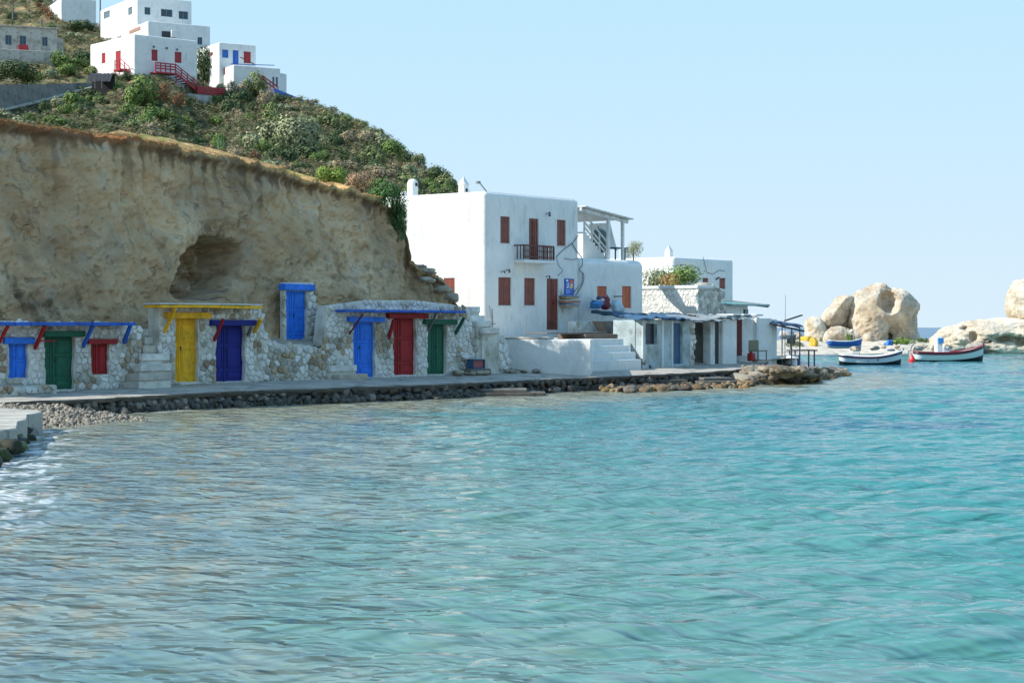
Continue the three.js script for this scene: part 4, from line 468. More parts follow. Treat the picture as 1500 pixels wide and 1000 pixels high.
{ // white shed with red door
  const fr = shoreFrame(1062, 0.74), t = fr.put(thing('white_shed', 'white washed shed with a dark red door at the end of the row', 'shed')), h = fr.at(1090, 466)[1], x = (px, z = 0) => fr.at(px, 500, z)[0];
  mesh(body(x(1059.5), x(1080), -0.4, h, -0.6, 0, 0.04, [], 2), M.white, 'front_pier', t); const dr = fr.rect([1078, 466, 1087, 513], -0.7); mesh(body(x(1078), x(1131, -1), -0.4, h - 0.02, -1.5, -0.75, 0.03, [], 1), M.white, 'wall', t); mesh(body(x(1109, -0.6), x(1131, -0.6), -0.4, h + 0.02, -2.8, -0.6, 0.04, [], 2), M.white, 'end_block', t); plankShutter(t, [x(1079.5, -0.7), x(1087.5, -0.7), 0.22, h - 0.05], -0.7, M.darkRed, 1, 'door'); mesh(box(x(1078, -0.5), x(1098, -0.5), -0.2, 0.2, -0.74, -0.35, 0.03), M.whiteB, 'doorstep', t);
  wavySheet(x(1058, 0.2), x(1112, 0.1), -1.6, 0.12, u => h + 0.02 + 0.02 * Math.sin(u * 9), 0.12, M.tin, t, 'sheet_roof', 0.12, 15); for (const [a, b] of [[1078, 1090], [1094, 1104], [1112, 1122]]) mesh(box(x(a), x(b), h + 0.1, h + 0.17, -0.9, -0.1, 0.03), M.whiteB, 'roof_stone', t);
}
{ // dark awning on poles
  const fr = shoreFrame(1135, 0.74), t = fr.put(thing('tarpaulin_awning', 'dark tarpaulin awning on thin poles beside the last white shed', 'awning')), x = (px, z) => fr.at(px, 470, z)[0], h = fr.at(1150, 473, -0.5)[1];
  wavySheet(x(1131, -0.5), x(1171, -0.5), -2.4, -0.3, u => h - 0.12 * u, 0.3, M.tarp, t, 'tarpaulin', 0.12, 21, 0.05); mesh(bar([x(1132, -0.3), h - 0.05, -0.3], [x(1178, -0.3), h - 0.34, -0.3], 0.07), M.black, 'beam', t); mesh(bar([x(1150, -1.2), h + 0.1, -1.2], [x(1175, -1.2), h + 0.34, -1.2], 0.1, 0.05), M.black, 'beam', t); for (const [px, z] of [[1160, -0.3], [1172, -0.3], [1146, -2]]) mesh(rod([x(px, z), -0.5, z], [x(px, z), h - 0.08 + (z < -1 ? 0.12 : -0.1), z], 0.03), M.iron, 'pole', t);
  const a = fr.put(thing('aerial_mast', 'thin bare mast rising behind the tarpaulin awning', 'mast')), q = fr.at(1150, 432, -1.6); mesh(rod([q[0], -0.4, -1.6], [q[0] + 0.05, q[1], -1.6], 0.02, 0.008), M.iron, 'mast_tube', a);
}
{ // old stone store house
  const d = 82, fr = frame(ang(1022) * d, d, SU[0], SU[1], 0.7), t = fr.put(thing('stone_store', 'old flat roofed rubble store with a sunlit white washed side', 'building')), top = fr.at(1022, 421)[1], X1 = fr.at(1061, 430)[0], zb = fr.side(938, 440)[0];
  mesh(body(0, X1, -0.6, top, zb, 0, 0.12, [], 3), M.wornWhite, 'core', t); const m1 = (x, y, w) => [x, y, w], m2 = (x, y, w) => [-w, y, x];
  rubble(t, [[0, 0], [X1, 0], [X1, top], [0, top]], [], 0.34, (x, y, r) => [M.stones[2], M.stones[5], M.stones[1]][r() * 3 | 0], m1, { seed: 91, depth: 0.03 }); rubble(t, [[zb, 0.4], [0, 0.4], [0, top], [zb, top]], [], 0.21, (x, y, r) => [M.stones[0], M.stones[6], M.stones[0], M.stones[0]][r() * 4 | 0], m2, { seed: 92, depth: 0.012, gap: 0.005 });
  mesh(body(-0.06, X1 * 0.55, top - 0.06, top + 0.1, zb, 0.06, 0.05, [], 2), M.whiteB, 'parapet', t); for (let i = 0; i < 7; i++) { const g = rockGeo(130 + i, 1); g.scale(0.4, 0.3, 0.35); g.translate(lerp(X1 * 0.5, X1, i / 6), top + 0.02 - 0.05 * i, -0.4); mesh(boxUV(g), M.stones[[5, 2, 1][i % 3]], 'parapet_stone', t); }
}
{ // lean-to with green roof
  const d = 84, fr = frame(ang(1064) * d, d, SU[0], SU[1], 0.74), t = fr.put(thing('green_roof_hut', 'small white hut with a green sheet roof overhanging its side', 'hut')), h = fr.at(1080, 447)[1], X1 = fr.at(1096, 450)[0]; const w = fr.rect([1089, 453, 1093, 466]);
  mesh(body(0, X1, -0.6, h, -2.6, 0, 0.03, [front(w, 0.1)], 1), M.white, 'wall', t); mesh(box(w[0], w[1], w[2], w[3], -0.09, -0.05, 0), M.darkBlue, 'window', t); mesh(box(w[1] + 0.04, w[1] + 0.16, w[2], w[3], 0.003, 0.03, 0.005), M.teal, 'shutter', t);
  const x1 = fr.at(1117, 445, 0)[0]; const g = new RoundedBoxGeometry(x1 + 0.15, 0.05, 3.2, 1, 0.015); g.rotateX(0.1); g.translate(x1 / 2 - 0.05, h + 0.16, -1.2); mesh(boxUV(g), M.greenTin, 'sheet_roof', t); mesh(bar([-0.1, h + 0.02, 0.36], [x1, h + 0.02, 0.36], 0.04, 0.1), M.whiteWood, 'fascia', t); mesh(bar([x1 - 0.03, h - 0.02, 0.34], [x1 - 0.03, h + 0.3, -2.7], 0.06, 0.14), M.greyWood, 'fascia', t);
}
{ // white house behind
  const d = 97, fr = frame(ang(988) * d, d, SU[0], SU[1], 1), t = fr.put(thing('rear_house', 'flat roofed white house behind the stone store with two small red shutters', 'house')), top = fr.at(988, 376)[1], X1 = fr.at(1075, 390)[0], zb = fr.side(890, 378)[0], w = [[1029.5, 407, 1038, 424], [1054, 407, 1063, 423]].map(r => fr.rect(r));
  mesh(body(0, X1, -1, top, zb, 0, 0.16, w.map(r => front(r, 0.1)), 3), M.white, 'wall', t); for (const r of w) plankShutter(t, r, -0.05, M.shutter, 2);
  const q = fr.at(980, 376, -2.5), c = new RoundedBoxGeometry(0.34, 0.6, 0.34, 2, 0.05); c.translate(q[0], top + 0.15, -2.5); const ch = mesh(boxUV(c), M.white, 'chimney', t), k = new THREE.ConeGeometry(0.22, 0.34, 4); k.rotateY(0.78); k.translate(q[0], top + 0.62, -2.5); mesh(boxUV(k), M.white, 'chimney_cap', ch); const q2 = fr.at(916, 372, -6); mesh(box(q2[0], q2[0] + 0.45, top - 0.3, q2[1] + 0.4, -6.4, -6, 0.05), M.whiteB, 'chimney', t);
  const cab = pts => mesh(tube(pts.map(([x, y]) => { const p = fr.at(x, y, 0.04); return [p[0], p[1], 0.04]; }), 0.013), M.cable, 'cable', t); cab([[1030, 376], [1033, 388], [1036, 399]]); cab([[1036, 399], [1046, 401], [1053, 396], [1062, 397]]); const l = fr.at(1049, 409); mesh(rod([l[0], l[1], 0], [l[0], l[1] + 0.1, 0.2], 0.05), M.cable, 'wall_lamp', t);
}
{ // sacks on the sheet roof in front of the annex
  const fr = HF, mk = (n, l, c) => fr.put(thing(n, l, c)); const sack = (px, py, rx, ry, m, parent, name, z, seed) => { const q = fr.at(px, py, z), g = rockGeo(seed, 2), p = g.attributes.position; g.scale(rx, ry, rx * 0.7); g.translate(q[0], q[1], z); mesh(boxUV(g), m, name, parent); };
  const a = mk('sack_bundle', 'blue and maroon sacks stuffed with floats by the annex shutter', 'sacks'); sack(873, 446, 0.34, 0.2, mat([0.05, 0.22, 0.5], 0.6), a, 'blue_sack', 0.5, 201); sack(887, 444, 0.22, 0.3, mat([0.14, 0.02, 0.04], 0.6), a, 'maroon_sack', 0.55, 202); [[870, 437, [0.6, 0.62, 0.62]], [877, 436, [0.03, 0.05, 0.12]], [882, 440, [0.65, 0.6, 0.55]], [877, 442, [0.66, 0.66, 0.66]], [887, 434, [0.4, 0.1, 0.1]]].forEach(([x, y, c], i) => sack(x, y, 0.11, 0.1, mat(c, 0.5), a, 'float', 0.55, 210 + i));
  const b = mk('plastic_sack', 'pale translucent blue sack standing between the two annex shutters', 'sack'); sack(904, 450, 0.3, 0.32, mat([0.42, 0.56, 0.62], 0.4), b, 'sack_cloth', 0.5, 221); const q = fr.at(900, 434, 0.15), q2 = fr.at(911, 434, 0.15); mesh(bar([q[0], q[1], 0.15], [q2[0], q2[1], 0.15], 0.05), M.cable, 'hanging_rail', b);
}

// ---------- houses on the hill ----------
function villa(name, label, px, py, d, u, o) { // corner pixel, distance, direction of the face towards the sea
  const L = Math.hypot(...u), fr = frame(ang(px) * d, d, u[0] / L, u[1] / L, EYE + (HOR - o.base) * d / F), t = fr.put(thing(name, label, 'house')), top = fr.at(px, py)[1], X1 = fr.at(o.right, py)[0], zb = o.left !== undefined ? fr.side(o.left, py)[0] : -7;
  const F1 = (o.front ?? []).map(w => ({ r: fr.rect(w), m: w[4], k: w[5] })), S1 = (o.sideW ?? []).map(w => ({ r: fr.srect(w), m: w[4], k: w[5] }));
  mesh(body(0, X1, -3, top, zb, 0, o.r ?? 0.12, F1.map(q => front(q.r, 0.15)).concat(S1.map(q => left(q.r, 0.15))), 2), o.m ?? M.white, 'wall', t);
  for (const q of F1) { if (q.k === 'door') panelDoor(t, q.r, -0.08, q.m, { plain: true, rows: [[0.08, 0.92]] }); else if (q.k === 'glass') pane(t, q.r, -0.14, q.m); else plankShutter(t, q.r, -0.08, q.m, 2); }
  for (const q of S1) { leftShutter(t, q.r, 0.08, q.m, q.k === 'door' ? 'door' : 'shutter'); }
  return { fr, t, top, X1, zb };
}
const GREYGLASS = mat([0.12, 0.17, 0.2], 0.5);
{ // red-shuttered house
  const v = villa('hill_house', 'white hill house with bright red shutters and a red outside stair', 197, 50, 178, [0.7714, 0.6363], { base: 112, right: 289, left: 132, front: [[222, 73, 231, 89.5, M.hillRed], [256, 76.5, 266, 92.5, M.hillRed]], sideW: [[149, 78, 154.5, 93, M.hillRed], [169.5, 75, 177, 101, M.hillRed, 'door']] }), { fr, t } = v;
  for (const [px, py] of [[225, 69], [244, 71], [259, 73]]) { const q = fr.at(px, py); mesh(rod([q[0], q[1], -0.02], [q[0], q[1], 0.12], 0.1), M.cable, 'vent_cap', t); }
  const st = fr.put(thing('red_stair', 'red timber stair and landing on the sea side of the red shuttered house', 'stair')), a = fr.rect([228, 107, 258, 96], 1.1), y0 = fr.at(243, 106, 1.1)[1], x0 = fr.at(228, 100, 1.1)[0], x1 = fr.at(257, 100, 1.1)[0];
  mesh(box(x0, x1, y0 - 0.15, y0, 0.02, 1.15, 0.02), M.hillRed, 'landing', st); for (const dy of [0.3, 0.55, 0.8]) mesh(bar([x0, y0 + dy, 1.1], [x1, y0 + dy, 1.1], 0.09, 0.12), M.hillRed, 'rail', st); for (let i = 0; i <= 4; i++) mesh(bar([lerp(x0, x1, i / 4), y0, 1.1], [lerp(x0, x1, i / 4), y0 + 0.85, 1.1], 0.1), M.hillRed, 'post', st);
  const e = fr.at(292, 136, 1.1); for (const dy of [0.02, 0.3, 0.58, 0.84]) mesh(bar([x1, y0 + dy, 1.1], [e[0], e[1] + dy, 1.1], 0.08, dy < 0.1 ? 0.2 : 0.09), M.hillRed, 'rail', st); for (let i = 0; i <= 4; i++) mesh(bar([lerp(x1, e[0], i / 4), lerp(y0, e[1], i / 4) - 0.05, 1.1], [lerp(x1, e[0], i / 4), lerp(y0, e[1], i / 4) + 0.88, 1.1], 0.09), M.hillRed, 'post', st); for (let i = 0; i < 9; i++) { const w = (i + 0.5) / 9; mesh(box(lerp(x1, e[0], w) - 0.16, lerp(x1, e[0], w) + 0.16, lerp(y0, e[1], w) - 0.04, lerp(y0, e[1], w) + 0.02, 0.15, 1.05, 0.01), M.hillRed, 'tread', st); } mesh(rod([fr.at(258, 100, 1.1)[0], -1.5, 1.1], [fr.at(258, 100, 1.1)[0], y0, 1.1], 0.06), M.hillRed, 'support', st);
  const dk = fr.put(thing('red_deck', 'red boarded deck parapet on a grey concrete base below the red stair', 'deck')), b = fr.rect([289, 127.5, 330, 139.5], 1.4), cb = fr.rect([275, 139.5, 331, 164], 1.4); mesh(box(cb[0], cb[1], cb[2] - 1, cb[3], -2.5, 1.4, 0.04), M.grey, 'base', dk); for (let i = 0; i < 4; i++) mesh(box(b[0], b[1], lerp(b[2], b[3], i / 4) + 0.02, lerp(b[2], b[3], (i + 1) / 4) - 0.02, 1.3, 1.38, 0.01), M.hillRed, 'rail_board', dk); mesh(box(b[1] - 0.08, b[1], b[2], b[3], -1.5, 1.3, 0.01), M.hillRed, 'end_panel', dk);
  const ch = fr.put(thing('porch_rail', 'red porch steps with handrail outside the red door of the hill house', 'railing')), p = [[168, 101, 178, 91], [188, 112, 189, 101]].map(q => fr.srect([q[0], q[1], q[2], q[3]], -0.9)), z0 = fr.side(169, 100, -0.9)[0], z1 = fr.side(190, 112, -0.9)[0], ya = fr.side(176, 101, -0.9)[1], yb = fr.side(189, 112, -0.9)[1]; mesh(box(-1.1, -0.1, ya - 0.2, ya, z0, lerp(z0, z1, 0.45), 0.02), M.hillRed, 'landing', ch); for (const dy of [0.45, 0.85]) { mesh(bar([-0.95, ya + dy, z0], [-0.95, ya + dy, lerp(z0, z1, 0.45)], 0.06), M.hillRed, 'rail', ch); mesh(bar([-0.95, ya + dy, lerp(z0, z1, 0.45)], [-0.95, yb + dy, z1], 0.06), M.hillRed, 'rail', ch); } for (let i = 0; i < 4; i++) { const u = i / 3, z = lerp(z0, z1, u), y = u < 0.45 ? ya : lerp(ya, yb, (u - 0.45) / 0.55); mesh(bar([-0.95, y - 0.6, z], [-0.95, y + 0.88, z], 0.07), M.hillRed, 'post', ch); }
}
villa('hill_house', 'large white hill house topmost on the slope, with grey blue windows', 201, -6, 205, [0.85, 0.53], { base: 50, right: 281, left: 147, front: [[212, 11, 220.5, 22, M.teal, 'glass'], [236, 14, 253, 25, M.teal, 'glass'], [262, 17, 276, 28.5, M.teal, 'glass']], sideW: [[188, 11, 194, 22, GREYGLASS], [152, 17, 161, 27, GREYGLASS]] });
{ const v = villa('hill_house', 'low white wing in front of the grey blue windowed hill house', 217, 31, 198, [0.86, 0.51], { base: 62, right: 308, left: 184, front: [[289.5, 55, 296.5, 66, M.teal, 'glass']], r: 0.08 }); const q = v.fr.rect([238, 46, 250, 55], 0.2); mesh(box(q[0], q[1], q[2], q[3], 0.002, 0.06, 0.02), M.darkBlue, 'opening', v.t); const w = v.fr.rect([252, 44, 260, 55], 0.6); mesh(box(w[0], w[1], w[2], w[3], -0.1, 0.5, 0.05), M.white, 'chimney', v.t); const s = v.fr.srect([190, 42, 206, 47], 0); mesh(box(-0.05, 0.1, s[2], s[3], s[0], s[1], 0.02), mat([0.35, 0.2, 0.15], 0.9), 'tiled_sill', v.t); }
villa('hill_house', 'small white upper hill house with a blue door between blue and red shutters', 321, 62, 190, [0.86, 0.51], { base: 98, right: 375, left: 288, front: [[325.5, 73, 334.5, 85, M.hillBlue], [341, 74, 349.5, 95, M.hillBlue, 'door'], [357, 76, 367.5, 93, M.hillRed]], sideW: [[308, 77, 312, 82, M.hillRed]] });
{ const v = villa('hill_house', 'white lower hill house with a stepped roof edge and dark red shutter', 342, 95, 188, [0.86, 0.51], { base: 135, right: 411, left: 300, front: [[377, 112, 388, 121, M.hillRed], [399, 113, 402, 127, GREYGLASS], [404, 113, 407, 128, GREYGLASS], [365, 110, 371, 113, M.hillRed]], sideW: [[321, 100, 330, 111, M.shutter]] }); const fr = v.fr; const rx = fr.at(422, 110)[0]; mesh(body(v.X1 - 0.2, rx, -3, fr.at(415, 107)[1], -4, -0.3, 0.1, [], 2), M.white, 'side_wing', v.t); const rl = fr.put(thing('terrace_railing', 'red and blue terrace railing between the two white hill houses', 'railing')), a = fr.at(350, 82, 0.3), b = fr.at(403, 104, 0.3), c = fr.at(322, 94, 0.3); mesh(bar([fr.at(338, 94, 0.3)[0], fr.at(338, 94, 0.3)[1], 0.3], [fr.at(402, 96, 0.3)[0], fr.at(402, 96, 0.3)[1], 0.3], 0.07), M.hillBlue, 'rail', rl); mesh(bar([fr.at(352, 84, 0.3)[0], fr.at(352, 84, 0.3)[1], 0.3], [fr.at(372, 94, 0.3)[0], fr.at(372, 94, 0.3)[1], 0.3], 0.09), M.hillRed, 'rail', rl);
  const s2 = fr.put(thing('garden_stair', 'dark red garden stair rail below the lower white hill house', 'railing')), p = fr.at(384, 116, 0.8), q = fr.at(407, 133, 0.8); for (const dy of [0, 0.35]) mesh(bar([p[0], p[1] + dy, 0.8], [q[0], q[1] + dy, 0.8], 0.11), M.hillRed, 'rail', s2); for (let i = 0; i < 5; i++) mesh(bar([lerp(p[0], q[0], i / 4), lerp(p[1], q[1], i / 4) - 0.7, 0.8], [lerp(p[0], q[0], i / 4), lerp(p[1], q[1], i / 4) + 0.4, 0.8], 0.08), M.hillRed, 'post', s2);
  const bf = fr.put(thing('blue_parapet', 'long blue board parapet running down the slope past the lower hill house', 'fence')), f0 = fr.at(402, 131, 1.5), f1 = fr.at(446, 149, 1.5); for (let i = 0; i < 6; i++) { const A = i / 6, B = (i + 1) / 6 - 0.01; const s = new THREE.Shape([[lerp(f0[0], f1[0], A), lerp(f0[1], f1[1], A) - 0.45], [lerp(f0[0], f1[0], B), lerp(f0[1], f1[1], B) - 0.45], [lerp(f0[0], f1[0], B), lerp(f0[1], f1[1], B) + 0.12], [lerp(f0[0], f1[0], A), lerp(f0[1], f1[1], A) + 0.12]].map(k => new THREE.Vector2(...k))), g = new THREE.ExtrudeGeometry(s, { depth: 0.06, bevelEnabled: false }); g.translate(0, 0, 1.45); mesh(boxUV(g), M.hillBlue, 'board', bf); } const bw = new THREE.Shape([[f0[0], f0[1] - 2], [f1[0], f1[1] - 2], [f1[0], f1[1] - 0.46], [f0[0], f0[1] - 0.46]].map(k => new THREE.Vector2(...k))), bg = new THREE.ExtrudeGeometry(bw, { depth: 0.3, bevelEnabled: false }); bg.translate(0, 0, 1.2); mesh(boxUV(bg), M.grey, 'base_wall', bf); }
{ const v = villa('hill_house', 'grey rendered hill house with dark windows above a long terrace wall', -14, 38, 184, [0.93, 0.36], { base: 78, right: 84, m: M.grey, r: 0.05, front: [[8, 52, 17, 66, M.teal, 'glass'], [29, 53, 38.5, 71, M.teal, 'glass'], [62, 55, 70, 68, M.teal, 'glass']] }), { fr, t } = v; mesh(box(-0.1, v.X1 + 0.15, v.top - 0.02, v.top + 0.14, v.zb, 0.12, 0.03), M.paleConcrete, 'roof_slab', t); const w = fr.rect([-40, 73, 94, 95], 2.2); const g = fr.put(thing('garden_wall', 'pale rendered terrace wall below the grey hill house', 'wall')); mesh(box(w[0], w[1], w[2] - 1.5, w[3], 1.9, 2.2, 0.05), M.grey, 'wall_face', g); mesh(box(w[0], w[1], w[3] - 0.5, w[3] - 0.1, -0.5, 1.9, 0.02), M.concrete, 'paving', g); const c = fr.rect([84, 57, 93, 74], -0.5); mesh(body(v.X1 - 0.05, c[1], -1, c[3], -3, -0.5, 0.05, [], 1), M.grey, 'side_room', t);
  const ch = fr.put(thing('garden_chair', 'red garden chair outside the door of the grey hill house', 'chair')), q = fr.rect([27, 67, 42, 74], 1); mesh(box(q[0], q[1], q[2] + 0.05, q[2] + 0.3, 0.7, 1.1, 0.03), M.hillRed, 'seat', ch); mesh(box(q[0], q[1], q[2] + 0.3, q[3] + 0.1, 0.68, 0.76, 0.03), M.hillRed, 'backrest', ch); for (const x of [q[0] + 0.06, q[1] - 0.06]) for (const z of [0.75, 1.05]) mesh(bar([x, q[2] - 0.25, z], [x, q[2] + 0.06, z], 0.06), M.hillRed, 'leg', ch); }
villa('hill_house', 'white hill house with a grey shaded side and one small blue window, below the skyline', 90, -3, 224, [0.9, 0.44], { base: 36, right: 141, left: 38, m: M.whiteB, r: 0.05, sideW: [[73, 20, 79, 31, M.hillBlue]] });
{ // ramp wall with pale coping
  const P = [[-110, 190], [-50, 174], [0, 162], [60, 148], [110, 134], [166, 121.5]].map(([px, py]) => { const d = hillD(px, py + 4) - 0.4; return { px, py, d, p: pix(px, py, d) }; }), o = P[2].p, t = thing('ramp_wall', 'long dark concrete ramp wall with a pale sloping coping on the hillside', 'wall'); t.position.copy(o); const d = P[4].d;
  for (let i = 1; i < P.length; i++) { const A = P[i - 1], B = P[i], a = A.p.clone().sub(o), b = B.p.clone().sub(o), up = (Q, py) => pix(Q.px, py, Q.d + 1.5).sub(o); mesh(bar([a.x, a.y, a.z], [b.x, b.y, b.z], 0.4, 0.16), M.paleConcrete, 'coping', t);
    const quad = (w, x, y, z, m, n) => mesh(boxUV(grid(6, 4, (u, v) => { const lo = w.clone().lerp(x, u), hi = z.clone().lerp(y, u), q = lo.lerp(hi, v); return [q.x, q.y, q.z]; })), m, n, t), dn = new THREE.Vector3(0, -0.9, 0.05), bk = new THREE.Vector3(0, 0, -1.5);
    quad(a.clone().add(dn), b.clone().add(dn), b, a, M.darkConcrete, 'lower_wall'); quad(a, b, b.clone().add(bk), a.clone().add(bk), M.concrete, 'ramp'); const ta = up(A, A.px < 60 ? 124 : 124 - (A.px - 60) * 0.04), tb = up(B, B.px < 60 ? 124 : 124 - (B.px - 60) * 0.04); quad(a.clone().add(bk), b.clone().add(bk), tb, ta, M.wallConcrete, 'wall_face'); quad(ta, tb, tb.clone().add(bk.clone().multiplyScalar(0.3)), ta.clone().add(bk.clone().multiplyScalar(0.3)), M.concrete, 'wall_top'); }
  const c = thing('covered_stall', 'black cloth covered stall by the path under the red shuttered house', 'stall'), e = d + 2; c.position.set(ang(148) * e, EYE + (HOR - 122) * e / F, -e); const w = 17 * e / F; { const q = grid(20, 8, (u, v) => [lerp(-w, w, u), 0.95 * (1 - v * v) + 0.08 * fbm2(u * 5, v * 3, 2), lerp(-0.9, 1, v)]); mesh(q, M.black, 'cloth', c); mesh(box(-w, w, -0.8, 0.9, -1, -0.85), M.black, 'back', c); for (const x of [-0.3, 0.3]) mesh(bar([x, -0.6, 1.05], [x, 0.42, 1.05], 0.07), M.greyWood, 'post', c); }
  const pole = (px, y0, y1, l) => { const b = onHill(px, y0), o = thing('utility_pole', l, 'pole'); o.position.copy(b); mesh(rod([0, -0.5, 0], [0, (y0 - y1) * -b.z / F, 0], 0.12, 0.09), M.greyWood, 'pole_shaft', o); }; pole(19, 32, 8, 'short grey pole on the dry slope behind the grey hill house'); pole(61, 42, 29, 'thin post between the grey hill house and the house with a blue window'); { const b = onHill(147, 48), o = thing('utility_pole', 'tall pole at the corner of the topmost white hill house', 'pole'); o.position.copy(b); mesh(rod([0, -0.5, 0], [0, 3.8, 0], 0.1, 0.08), M.greyWood, 'pole_shaft', o); }
}

// ---------- plants ----------
function leafBush(seed, n, size, o = {}) { // unit bush: leaf faces through the volume of several lumps, ground at y = 0
  const r = rng(seed), P = [], N = [], C = [], I = [], lumps = []; const K = o.lumps ?? 9; for (let i = 0; i < K; i++) { const a = r() * 6.283, q = Math.sqrt(r()) * 0.62; lumps.push([Math.cos(a) * q, 0.28 + r() * (o.tall ?? 0.55) * (1.1 - q), Math.sin(a) * q, 0.26 + 0.22 * r(), 0.75 + 0.5 * r()]); }
  const v = new THREE.Vector3(), e1 = new THREE.Vector3(), e2 = new THREE.Vector3(), nn = new THREE.Vector3(), c0 = new THREE.Vector3();
  for (let i = 0; i < n; i++) { const L = lumps[r() * K | 0]; v.set(r() - 0.5, r() - 0.42, r() - 0.5).normalize(); const rad = L[3] * (0.62 + 0.45 * Math.sqrt(r())) * (1 + 0.2 * n3(v.x * 3 + L[0] * 9, v.y * 3, v.z * 3)); c0.set(L[0], L[1], L[2]).addScaledVector(v, rad); if (c0.y < 0) c0.y *= -0.3;
    nn.set(v.x + (r() - 0.5) * 0.9, v.y + (r() - 0.5) * 0.9 + 0.25, v.z + (r() - 0.5) * 0.9).normalize(); e1.set(r() - 0.5, r() - 0.5, r() - 0.5).cross(nn).normalize(); e2.crossVectors(nn, e1); const s = size * (0.6 + 0.8 * r()), w = s * (o.thin ?? 0.55), b = P.length / 3, t = L[4] * (0.75 + 0.5 * r());
    for (const [x, y] of [[-s, 0], [0, -w], [s, 0], [0, w]]) { P.push(c0.x + e1.x * x + e2.x * y, c0.y + e1.y * x + e2.y * y, c0.z + e1.z * x + e2.z * y); N.push(nn.x * 0.4 + v.x * 0.75, nn.y * 0.4 + v.y * 0.75, nn.z * 0.4 + v.z * 0.75); C.push(t, t, t * (0.85 + 0.2 * r())); } I.push(b, b + 1, b + 2, b, b + 2, b + 3); }
  if (o.twigs) for (let i = 0; i < o.twigs; i++) { const L = lumps[r() * K | 0], b = P.length / 3, w = 0.012; const tip = [L[0] * 1.25 + (r() - 0.5) * 0.5, L[1] + L[3] * (1 + 0.35 * r()), L[2] * 1.2 + (r() - 0.5) * 0.5]; for (const q of [[L[0] - w, L[1], L[2]], [L[0] + w, L[1], L[2]], tip]) { P.push(...q); N.push(0, 0.6, 0.8); C.push(0.8, 0.75, 0.7); } I.push(b, b + 1, b + 2); }
  const g = new THREE.BufferGeometry(); g.setAttribute('position', new THREE.Float32BufferAttribute(P, 3)); g.setAttribute('normal', new THREE.Float32BufferAttribute(N, 3)); g.setAttribute('color', new THREE.Float32BufferAttribute(C, 3)); g.setIndex(I); return g; }
const leafM = c => { const m = new THREE.MeshStandardMaterial({ roughness: 0.8, vertexColors: true, side: THREE.DoubleSide }); m.color.setRGB(...c); return m; };
const LM = { green: leafM([0.12, 0.185, 0.04]), dark: leafM([0.06, 0.095, 0.032]), olive: leafM([0.17, 0.2, 0.075]), sage: leafM([0.25, 0.27, 0.15]), dry: leafM([0.32, 0.26, 0.16]), rust: leafM([0.23, 0.105, 0.045]), bright: leafM([0.21, 0.29, 0.045]), straw: leafM([0.46, 0.34, 0.16]), pinkDry: leafM([0.36, 0.235, 0.14]) };
const BG = [0, 1, 2, 3].map(i => leafBush(500 + i, 1500, 0.078, { twigs: 26 })), BG2 = [0, 1].map(i => leafBush(520 + i, 900, 0.1, { twigs: 60, thin: 0.24, lumps: 8 }));
const KIND = { green: ['mid green rounded shrub on the hillside', LM.green], dark: ['dark green dense shrub on the hillside', LM.dark], olive: ['olive green shrub on the hillside', LM.olive], sage: ['pale sage green shrub on the hillside', LM.sage], dry: ['brown dry twiggy shrub on the hillside', LM.dry], rust: ['rust coloured shrub on the hillside', LM.rust] };
function hillShrub(px, py, w, h, kind) { const p = onHill(px, py), s = -p.z / F, q = rng((px * 131 + py * 17) | 0), tw = (kind === 'dry' || kind === 'rust') && q() < 0.6, o = mesh(tw ? BG2[q() * 2 | 0] : BG[q() * 4 | 0], KIND[kind][1], 'shrub'); o.position.set(p.x, p.y - 0.08, p.z); o.rotation.y = q() * 6.28; o.scale.set(w * s * 0.74, h * s * 1.05, w * s * 0.74); const zone = py < hYs(px) + 16 && px > 420 ? 'along the skyline ridge' : px < 170 ? (py < 118 ? 'near the grey hill house' : 'below the concrete ramp wall') : px < 335 ? 'below the red shuttered hill house' : px < 480 ? 'around the large sage tree' : 'above the end of the cliff'; return tag(o, KIND[kind][0].replace('on the hillside', 'on the slope ' + zone), 'shrub', kind + ' shrubs ' + zone); }
